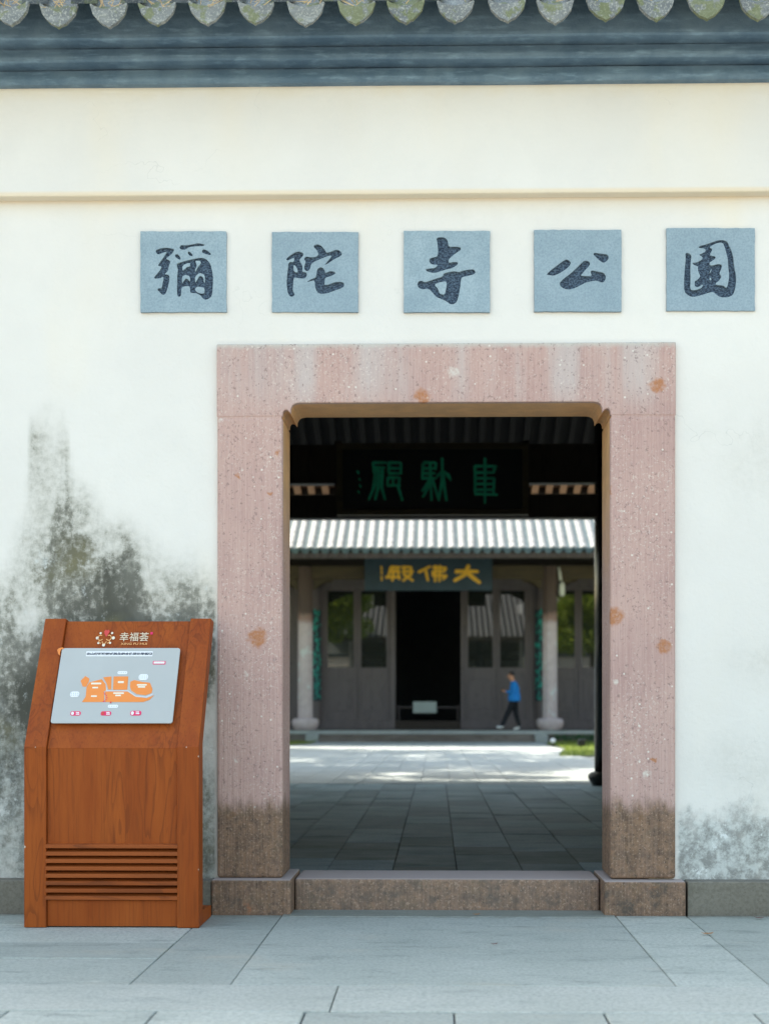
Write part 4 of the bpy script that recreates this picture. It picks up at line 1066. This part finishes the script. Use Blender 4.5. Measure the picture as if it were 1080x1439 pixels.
# couplet boards on the inner columns
rc_ = random.Random(11)
for side, cx, lab in ((1, fc[0], 'dark couplet board with teal characters behind the left stone column'), (-1, fc[1], 'dark couplet board with teal characters behind the right stone column')):
    cyy = FYD - .1; t0 = thing('couplet_board', lab, 'sign', (cx, cyy - .26, 2.6), 'couplet boards on the inner columns')
    bm = bmesh.new(); zA, zB_ = Z(985, 35), Z(857, 35)
    n = 10; pr_ = []
    for k in range(n + 1):
        t = math.radians(-160 + 140 * k / n); pr_.append((math.cos(t), math.sin(t)))
    for (r0, r1) in ((.25, .275),):
        va = [[bm.verts.new((cx + r * c_, cyy + r * s_, z)) for c_, s_ in pr_] for r in (r0, r1) for z in (zA, zB_)]
        a0, a1, b0, b1 = va
        for k in range(n):
            bm.faces.new((b0[k], b0[k + 1], b1[k + 1], b1[k])); bm.faces.new((a0[k], a1[k], a1[k + 1], a0[k + 1]))
            bm.faces.new((a1[k], b1[k], b1[k + 1], a1[k + 1])); bm.faces.new((a0[k], a0[k + 1], b0[k + 1], b0[k]))
        for k in (0, n): bm.faces.new((a0[k], a1[k], b1[k], b0[k]))
    bmesh.ops.recalc_face_normals(bm, faces=bm.faces)
    obj('board', bm, M['tealboard'], t0)
    N = 11
    for k in range(N):
        zc = zB_ - (zB_ - zA) * (k + .6) / (N + .2); bm = bmesh.new()
        for j in range(7):
            ta = rc_.uniform(-.42, .42); tb = ta + rc_.choice((0, 0, .25, -.25, .3)); zz = zc + rc_.uniform(-.09, .09); z2 = zz + (rc_.uniform(-.09, .09) if ta != tb else .13)
            def pt(t, z, r): a = math.radians(-90) + t; return Vector((cx + r * math.cos(a), cyy + r * math.sin(a), z))
            ta += side * .55; tb += side * .55
            p0, p1 = pt(ta, zz, .279), pt(tb, z2, .279); d = (p1 - p0).normalized(); nn = Vector((p0.x - cx, p0.y - cyy, 0)).normalized(); s = d.cross(nn) * .017
            extrude_poly(bm, [p0 - s, p1 - s, p1 + s, p0 + s], nn * .012)
        obj('teal_character', bm, M['teal'], t0)
# barrier with pale notice in the open doorway
br = thing('barrier_rail', 'low dark rail across the open hall doorway', 'barrier', (X(600, FYD + .8), FYD + .8, PYT))
yB = FYD + .8
bm = bmesh.new(); tube(bm, [(X(557, yB), yB, Z(994, yB)), (X(646, yB), yB, Z(994, yB))], .03); obj('rail', bm, M['brown'], br)
for px in (560, 643):
    bm = bmesh.new(); tube(bm, [(X(px, yB), yB, PYT), (X(px, yB), yB, Z(991, yB))], .03); obj('rail_post', bm, M['brown'], br)
nt = obj('notice', B(X(580, yB - .06), X(613, yB - .06), yB - .06, yB - .035, Z(1002, yB), Z(986, yB)), M['notice'], at=P(596, 1002, yB - .06), bevel=.006)
tag(nt, 'pale blank notice hung on the rail in the dark doorway', 'notice')
# hanging lamp by the right column
hl = thing('hanging_lamp', 'pale tubular lamp hanging on a rod beside the right stone column', 'lamp', P(788, 838, CY - .1))
yl = CY - .1
bm = bmesh.new(); tube(bm, [P(784, 797, yl), P(786, 806, yl), P(787.5, 816, yl)], .045); obj('rod', bm, M['lamp'], hl, smooth=True)
bm = bmesh.new(); q = P(789, 828, yl); lathe(bm, q.x, q.y, [(.05, q.z - .2), (.085, q.z - .17), (.09, q.z + .12), (.06, q.z + .19), (.02, q.z + .24)], 14); obj('lamp_body', bm, M['lamp'], hl, smooth=True)

# ================================================================== PERSON
def person():
    bx, by, bz = 2.36, 32.45, PYT + .004
    root = thing('person', 'person in blue jacket and black trousers walking while looking at a phone', 'person', (bx, by, bz))
    V, E_, R = [], [], []
    def add(f, s, z, r, par=None):
        V.append((-f, s, z)); R.append(r if isinstance(r, tuple) else (r, r)); i = len(V) - 1
        if par is not None: E_.append((par, i))
        return i
    pel = add(.0, 0, .97, (.145, .165))
    sp1 = add(.0, 0, 1.12, (.165, .175), pel); sp2 = add(-.01, 0, 1.27, (.172, .19), sp1); sp3 = add(-.01, 0, 1.40, (.14, .17), sp2)
    nk = add(.045, 0, 1.50, .056, sp3); hd0 = add(.085, 0, 1.565, .078, nk); hd1 = add(.105, 0, 1.645, .098, hd0); hd2 = add(.085, 0, 1.705, .082, hd1)
    for s in (-1, 1):                      # arms bent, both hands before the chest
        sh = add(-.01, s * .17, 1.405, .066, sp3); el = add(.02, s * .235, 1.13, .052, sh)
        wr = add(.24, s * .09, 1.17, .034, el); pm = add(.30, s * .055, 1.195, (.034, .026), wr)
        for k in range(4):
            a = add(.345, s * (.045 - .014 * k) , 1.215 - .014 * k, .0105, pm); add(.375 - .004 * k, s * (.036 - .014 * k), 1.232 - .016 * k, .008, a)
        th = add(.32, s * .022, 1.225, .011, pm); add(.345, s * .012, 1.24, .009, th)
    # front leg reaching forward, heel down; rear leg under and behind
    h1 = add(.02, -.09, .90, .112, pel); k1 = add(.21, -.085, .51, .086, h1); a1 = add(.38, -.085, .125, .060, k1); f1 = add(.42, -.085, .085, .050, a1); add(.545, -.085, .125, .036, f1)
    h2 = add(-.01, .09, .90, .112, pel); k2 = add(-.06, .085, .50, .086, h2); a2 = add(-.16, .085, .12, .060, k2); f2 = add(-.10, .085, .05, .050, a2); add(.03, .085, .04, .038, f2)
    me = bpy.data.meshes.new('body'); me.from_pydata(V, E_, [])
    o = bpy.data.objects.new('body', me); COL.objects.link(o); o.parent = root
    sk = o.modifiers.new('skin', 'SKIN'); sk.use_smooth_shade = True
    for i, sv in enumerate(me.skin_vertices[0].data):
        sv.radius = R[i]; sv.use_root = (i == 0)
    ss = o.modifiers.new('sub', 'SUBSURF'); ss.levels = 2; ss.render_levels = 2
    dg = bpy.context.evaluated_depsgraph_get(); dg.update()
    me2 = bpy.data.meshes.new_from_object(o.evaluated_get(dg)); o.modifiers.clear(); o.data = me2
    me2.materials.clear()
    for c, nm in (((.50, .25, .15), 'skin'), ((.016, .19, .52), 'blue_jacket'), ((.010, .012, .016), 'black_trousers'), ((.62, .64, .64), 'white_shoe')):
        me2.materials.append(simple(nm, c, .75, .25, var=.15, scale=9))
    for p in me2.polygons:
        x, y, z = p.center; f = -x; p.use_smooth = True
        if z < .135 and not (z > .10 and -.2 < f < .0 and abs(f + .14) < .03): i = 3
        elif z < .93: i = 2
        elif z > 1.485 or (f > .255 and z > 1.1): i = 0
        else: i = 1
        p.material_index = i
    # jacket hem, hair, nose, ear, phone
    bm = bmesh.new(); lathe(bm, bx, by, [(.182, bz + .88), (.190, bz + .91), (.186, bz + 1.05), (.165, bz + 1.14)], 20)
    for v in bm.verts: v.co.y = by + (v.co.y - by) * 1.12
    obj('jacket_hem', bm, me2.materials[1], root, smooth=True)
    bm = bmesh.new(); bmesh.ops.create_uvsphere(bm, u_segments=20, v_segments=14, radius=.108)
    for v in list(bm.verts):
        if v.co.z < -.035 or (v.co.x < -.045 and v.co.z < .055): bm.verts.remove(v)
    bmesh.ops.rotate(bm, verts=bm.verts, cent=(0, 0, 0), matrix=Matrix.Rotation(-.25, 3, 'Y'))
    for v in bm.verts: v.co = Vector((v.co.x + bx - .075, v.co.y * .93 + by, v.co.z * .98 + bz + 1.675))
    hr = obj('hair', bm, simple('black_hair', (.012, .010, .010), .5, .4), root, smooth=True)
    m = hr.modifiers.new('s', 'SOLIDIFY'); m.thickness = .012
    bm = bmesh.new()
    extrude_poly(bm, [(bx - .195, by - .012, bz + 1.66), (bx - .232, by - .012, bz + 1.612), (bx - .195, by - .012, bz + 1.60)], Vector((0, .024, 0)))
    obj('nose', bm, me2.materials[0], root)
    bm = bmesh.new(); bmesh.ops.create_uvsphere(bm, u_segments=10, v_segments=8, radius=.03)
    for v in bm.verts: v.co = Vector((v.co.x * .7 + bx - .08, v.co.y * .35 + by - .098, v.co.z + bz + 1.63))
    obj('ear', bm, me2.materials[0], root, smooth=True)
    bm = bmesh.new(); box(bm, -.006, .006, -.038, .038, -.075, .075)
    bmesh.ops.rotate(bm, verts=bm.verts, cent=(0, 0, 0), matrix=Matrix.Rotation(.6, 3, 'Y'))
    bmesh.ops.translate(bm, verts=bm.verts, vec=(bx - .365, by, bz + 1.235))
    ph = obj('phone', bm, M['black'], at=(bx - .365, by, bz + 1.235), bevel=.003)
    tag(ph, 'dark phone held up by the person in the blue jacket', 'phone')
person()

# ================================================================== COURTYARD PLANTING
def leaves(bm, c, r, n, size, rr, shell=.45):
    for _ in range(n):
        while True:
            d = Vector((rr.uniform(-1, 1), rr.uniform(-1, 1), rr.uniform(-1, 1)))
            if shell < d.length <= 1: break
        p = Vector((c[0] + d.x * r[0], c[1] + d.y * r[1], c[2] + d.z * r[2]))
        a = Vector((rr.gauss(0, 1), rr.gauss(0, 1), rr.gauss(0, .6))).normalized(); b2 = a.orthogonal().normalized(); s = size * rr.uniform(.6, 1.3)
        b2 = Matrix.Rotation(rr.uniform(0, 6.28), 3, a) @ b2
        e = a.cross(b2)
        bm.faces.new([bm.verts.new(q) for q in (p - b2 * s, p + e * s * .45, p + b2 * s, p - e * s * .45)])
def tree(base, h, limbs, clumps, label, seed, size=.13, dens=34):
    rr = random.Random(seed)
    t = thing('courtyard_tree', label, 'tree', base, 'trees overhanging the courtyard')
    bm = bmesh.new(); b = Vector(base)
    tube(bm, [b - Vector((0, 0, .05)), b + Vector((.05, .05, h * .4)), b + Vector((.15, .1, h * .75)), b + Vector((.1, .2, h))], [.24, .19, .14, .05], 10)
    for e in limbs:
        s = b + Vector((.1, .07, h * e[3])); tube(bm, [s, s.lerp(Vector(e[:3]), .5) + Vector((0, 0, .25)), Vector(e[:3])], [.09, .06, .02], 7)
    obj('trunk', bm, M['bark'], t)
    bm = bmesh.new()
    for (c, r) in clumps:
        sub = int(9 + r[0] * 6)
        for _ in range(sub):
            d = Vector((rr.uniform(-1, 1), rr.uniform(-1, 1), rr.uniform(-1, 1)))
            if d.length > 1: d.normalize()
            cc = (c[0] + d.x * r[0] * .75, c[1] + d.y * r[1] * .75, c[2] + d.z * r[2] * .75)
            q = rr.uniform(.38, .62) * min(r); leaves(bm, cc, (q * 1.25, q * 1.25, q * .8), int(dens * q * q * 18), size, rr, .1)
    obj('crown', bm, M['leaf'], t)
tree((-5.6, 18.3, 0), 7.0, ((-3.8, 18.5, 6.6, .6), (-6.5, 17.6, 6.6, .55), (-4.2, 20.5, 8.4, .7), (-2.4, 21.2, 9.2, .75)),
     [((-4.5, 17.6, 5.2), (1.6, 1.6, 1.5)), ((-6.6, 16.8, 7.6), (1.9, 1.7, 1.2)), ((-5.4, 16.2, 7.2), (1.7, 1.5, 1.0)), ((-3.3, 16.9, 7.7), (1.6, 1.4, .8)), ((-3.6, 20.6, 9.0), (2.1, 2.2, 1.2)), ((-1.5, 21.6, 9.8), (1.9, 2.2, 1.0))],
     'leafy green tree on the left of the courtyard, mirrored in the door glass', 3)
tree((-6.6, 25.6, 0), 8.5, ((-4.2, 26.5, 9.0, .7), (-3.2, 24.8, 9.2, .8), (-7.0, 28.5, 9.2, .7), (-6.4, 22.8, 9.0, .7)),
     [((-6.4, 25.6, 8.8), (2.2, 2.2, 1.4)), ((-4.2, 27.6, 9.5), (2.3, 2.2, 1.0)), ((-3.0, 24.4, 9.6), (2.2, 2.2, 1.0)), ((-7.2, 28.8, 9.4), (2.2, 2.0, 1.1)), ((-6.4, 22.4, 9.2), (2.2, 2.0, 1.1)), ((-1.2, 27.0, 9.8), (1.9, 2.0, .8))],
     'tall leafy tree further back on the left of the courtyard', 8)
tree((7.2, 17.2, 0), 5.5, ((5.9, 17.4, 5.2, .6), (8.4, 16.6, 5.4, .55), (7.0, 18.6, 5.8, .7)),
     [((6.4, 17.4, 4.9), (1.7, 1.6, 1.5)), ((8.2, 16.8, 5.4), (1.6, 1.6, 1.4)), ((7.2, 18.4, 6.2), (1.7, 1.7, 1.1))],
     'round leafy tree on the right of the courtyard near the entrance hall', 15)
rg = random.Random(2)
def lawn(poly, n, name):
    bm = bmesh.new(); xs_ = [p[0] for p in poly]; ys_ = [p[1] for p in poly]
    base = bmesh.new(); base.faces.new([base.verts.new((x, y, .012)) for x, y in poly]); obj(name + '_soil', base, M['grassbase'], kind='structure')
    def inside(x, y):
        c = False; j = len(poly) - 1
        for i in range(len(poly)):
            if (poly[i][1] > y) != (poly[j][1] > y) and x < (poly[j][0] - poly[i][0]) * (y - poly[i][1]) / (poly[j][1] - poly[i][1]) + poly[i][0]: c = not c
            j = i
        return c
    k = 0
    while k < n:
        x, y = rg.uniform(min(xs_), max(xs_)), rg.uniform(min(ys_), max(ys_))
        if not inside(x, y): continue
        k += 1; hh = rg.uniform(.03, .08); a = rg.uniform(0, 6.28); dx, dy = math.cos(a) * .012, math.sin(a) * .012; l = Vector((rg.gauss(0, .02), rg.gauss(0, .02), hh))
        p = Vector((x, y, .01)); bm.faces.new([bm.verts.new(q) for q in (p + Vector((dx, dy, 0)), p - Vector((dx, dy, 0)), p + l)])
    o = obj(name, bm, M['grass'], kind='stuff'); return o
M['grassbase'] = simple('lawn_soil', (.13, .17, .035), .95, var=.2, scale=6)
lr = [(2.55, 20.5), (3.2, 25.5), (3.05, 29.3), (3.35, 31.3), (9, 31.6), (9, 20.5)]
lawn(lr, 9000, 'lawn_grass')
lawn([(-9, 20.5), (-4.25, 20.5), (-4.2, 27.0), (-3.55, 29.5), (-3.5, 31.5), (-9, 31.6)], 7000, 'lawn_grass')
bm = bmesh.new()
for k in range(34): leaves(bm, (3.55 + .16 * k, 31.72 + rg.uniform(-.06, .06), .12), (.16, .15, .11), 60, .035, rg, .2)
for sg, lab in ((-1, 'white courtyard wall with grey coping along the left side of the court'), (1, 'white courtyard wall with grey coping along the right side of the court')):
    cw = thing('courtyard_wall', lab, 'wall', (sg * 10.5, 19, 0))
    obj('wall_body', B(sg * 10.5 - .18, sg * 10.5 + .18, .5, 31.6, -.1, 3.2), M['plaster'], cw); obj('coping', B(sg * 10.5 - .32, sg * 10.5 + .32, .5, 31.7, 3.202, 3.36), M['tile'], cw, bevel=.05)
h_ = obj('low_hedge', bm, M['hedge'], at=(3.5, 31.7, 0)); tag(h_, 'low green hedge along the hall platform right of the steps', 'hedge')
gl = thing('garden_light', 'small white globe light at the edge of the right lawn', 'lamp', (3.10, 27.8, 0))
bm = bmesh.new(); bmesh.ops.create_uvsphere(bm, u_segments=16, v_segments=10, radius=.07); bmesh.ops.translate(bm, verts=bm.verts, vec=(3.10, 27.8, .13)); obj('globe', bm, M['white'], gl, smooth=True)
bm = bmesh.new(); lathe(bm, 3.10, 27.8, [(.03, -.02), (.03, .075)], 10); obj('stem', bm, M['black'], gl)
pk = thing('flood_light', 'small dark flood light standing on the right lawn', 'lamp', (3.45, 24.3, 0))
obj('housing', B(3.36, 3.54, 24.22, 24.34, .10, .26), M['black'], pk, bevel=.015); obj('stake', B(3.44, 3.46, 24.27, 24.29, -.02, .10), M['black'], pk)

# ================================================================== FALLEN LEAVES ON THE PAVEMENT
def fallen(px, py, L, ang, mat, label):
    d = ray(px, py); t = (0.004 - CAM.z) / d.z; c = CAM + d * t
    bm = bmesh.new(); n = 6; ca, sa = math.cos(ang), math.sin(ang); up, dn = [], []
    for k in range(n + 1):
        u = -1 + 2 * k / n; wv = (1 - u * u) * .42 + .02; zz = .004 + .010 * u * u
        for s, lst in ((1, up), (-1, dn)):
            a, b2 = u * L / 2, s * wv * L / 2; lst.append(bm.verts.new((c.x + a * ca - b2 * sa, c.y + a * sa + b2 * ca, zz + .006 * (1 - abs(u)) * s * s)))
    for k in range(n): bm.faces.new((dn[k], dn[k + 1], up[k + 1], up[k]))
    o = obj('fallen_leaf', bm, mat, at=(c.x, c.y, 0)); m = o.modifiers.new('s', 'SOLIDIFY'); m.thickness = .0012
    tag(o, label, 'leaf', 'fallen leaves on the pavement')
fallen(993, 1313, .055, .1, M['leafbrown'], 'tan dry leaf lying across a slab joint near the right plinth')
fallen(694, 1328, .030, .4, M['leafred'], 'dark reddish leaf on the slabs in front of the threshold')
fallen(303, 1283, .032, 1.0, M['leafbrown'], 'orange brown leaf against the left base block beside the stand')
fallen(1066, 1291, .045, 2.9, M['leafred'], 'dark curled leaf against the plinth at the right edge')
fallen(669, 1286, .035, .2, M['leafbrown'], 'tan leaf close below the middle of the threshold')
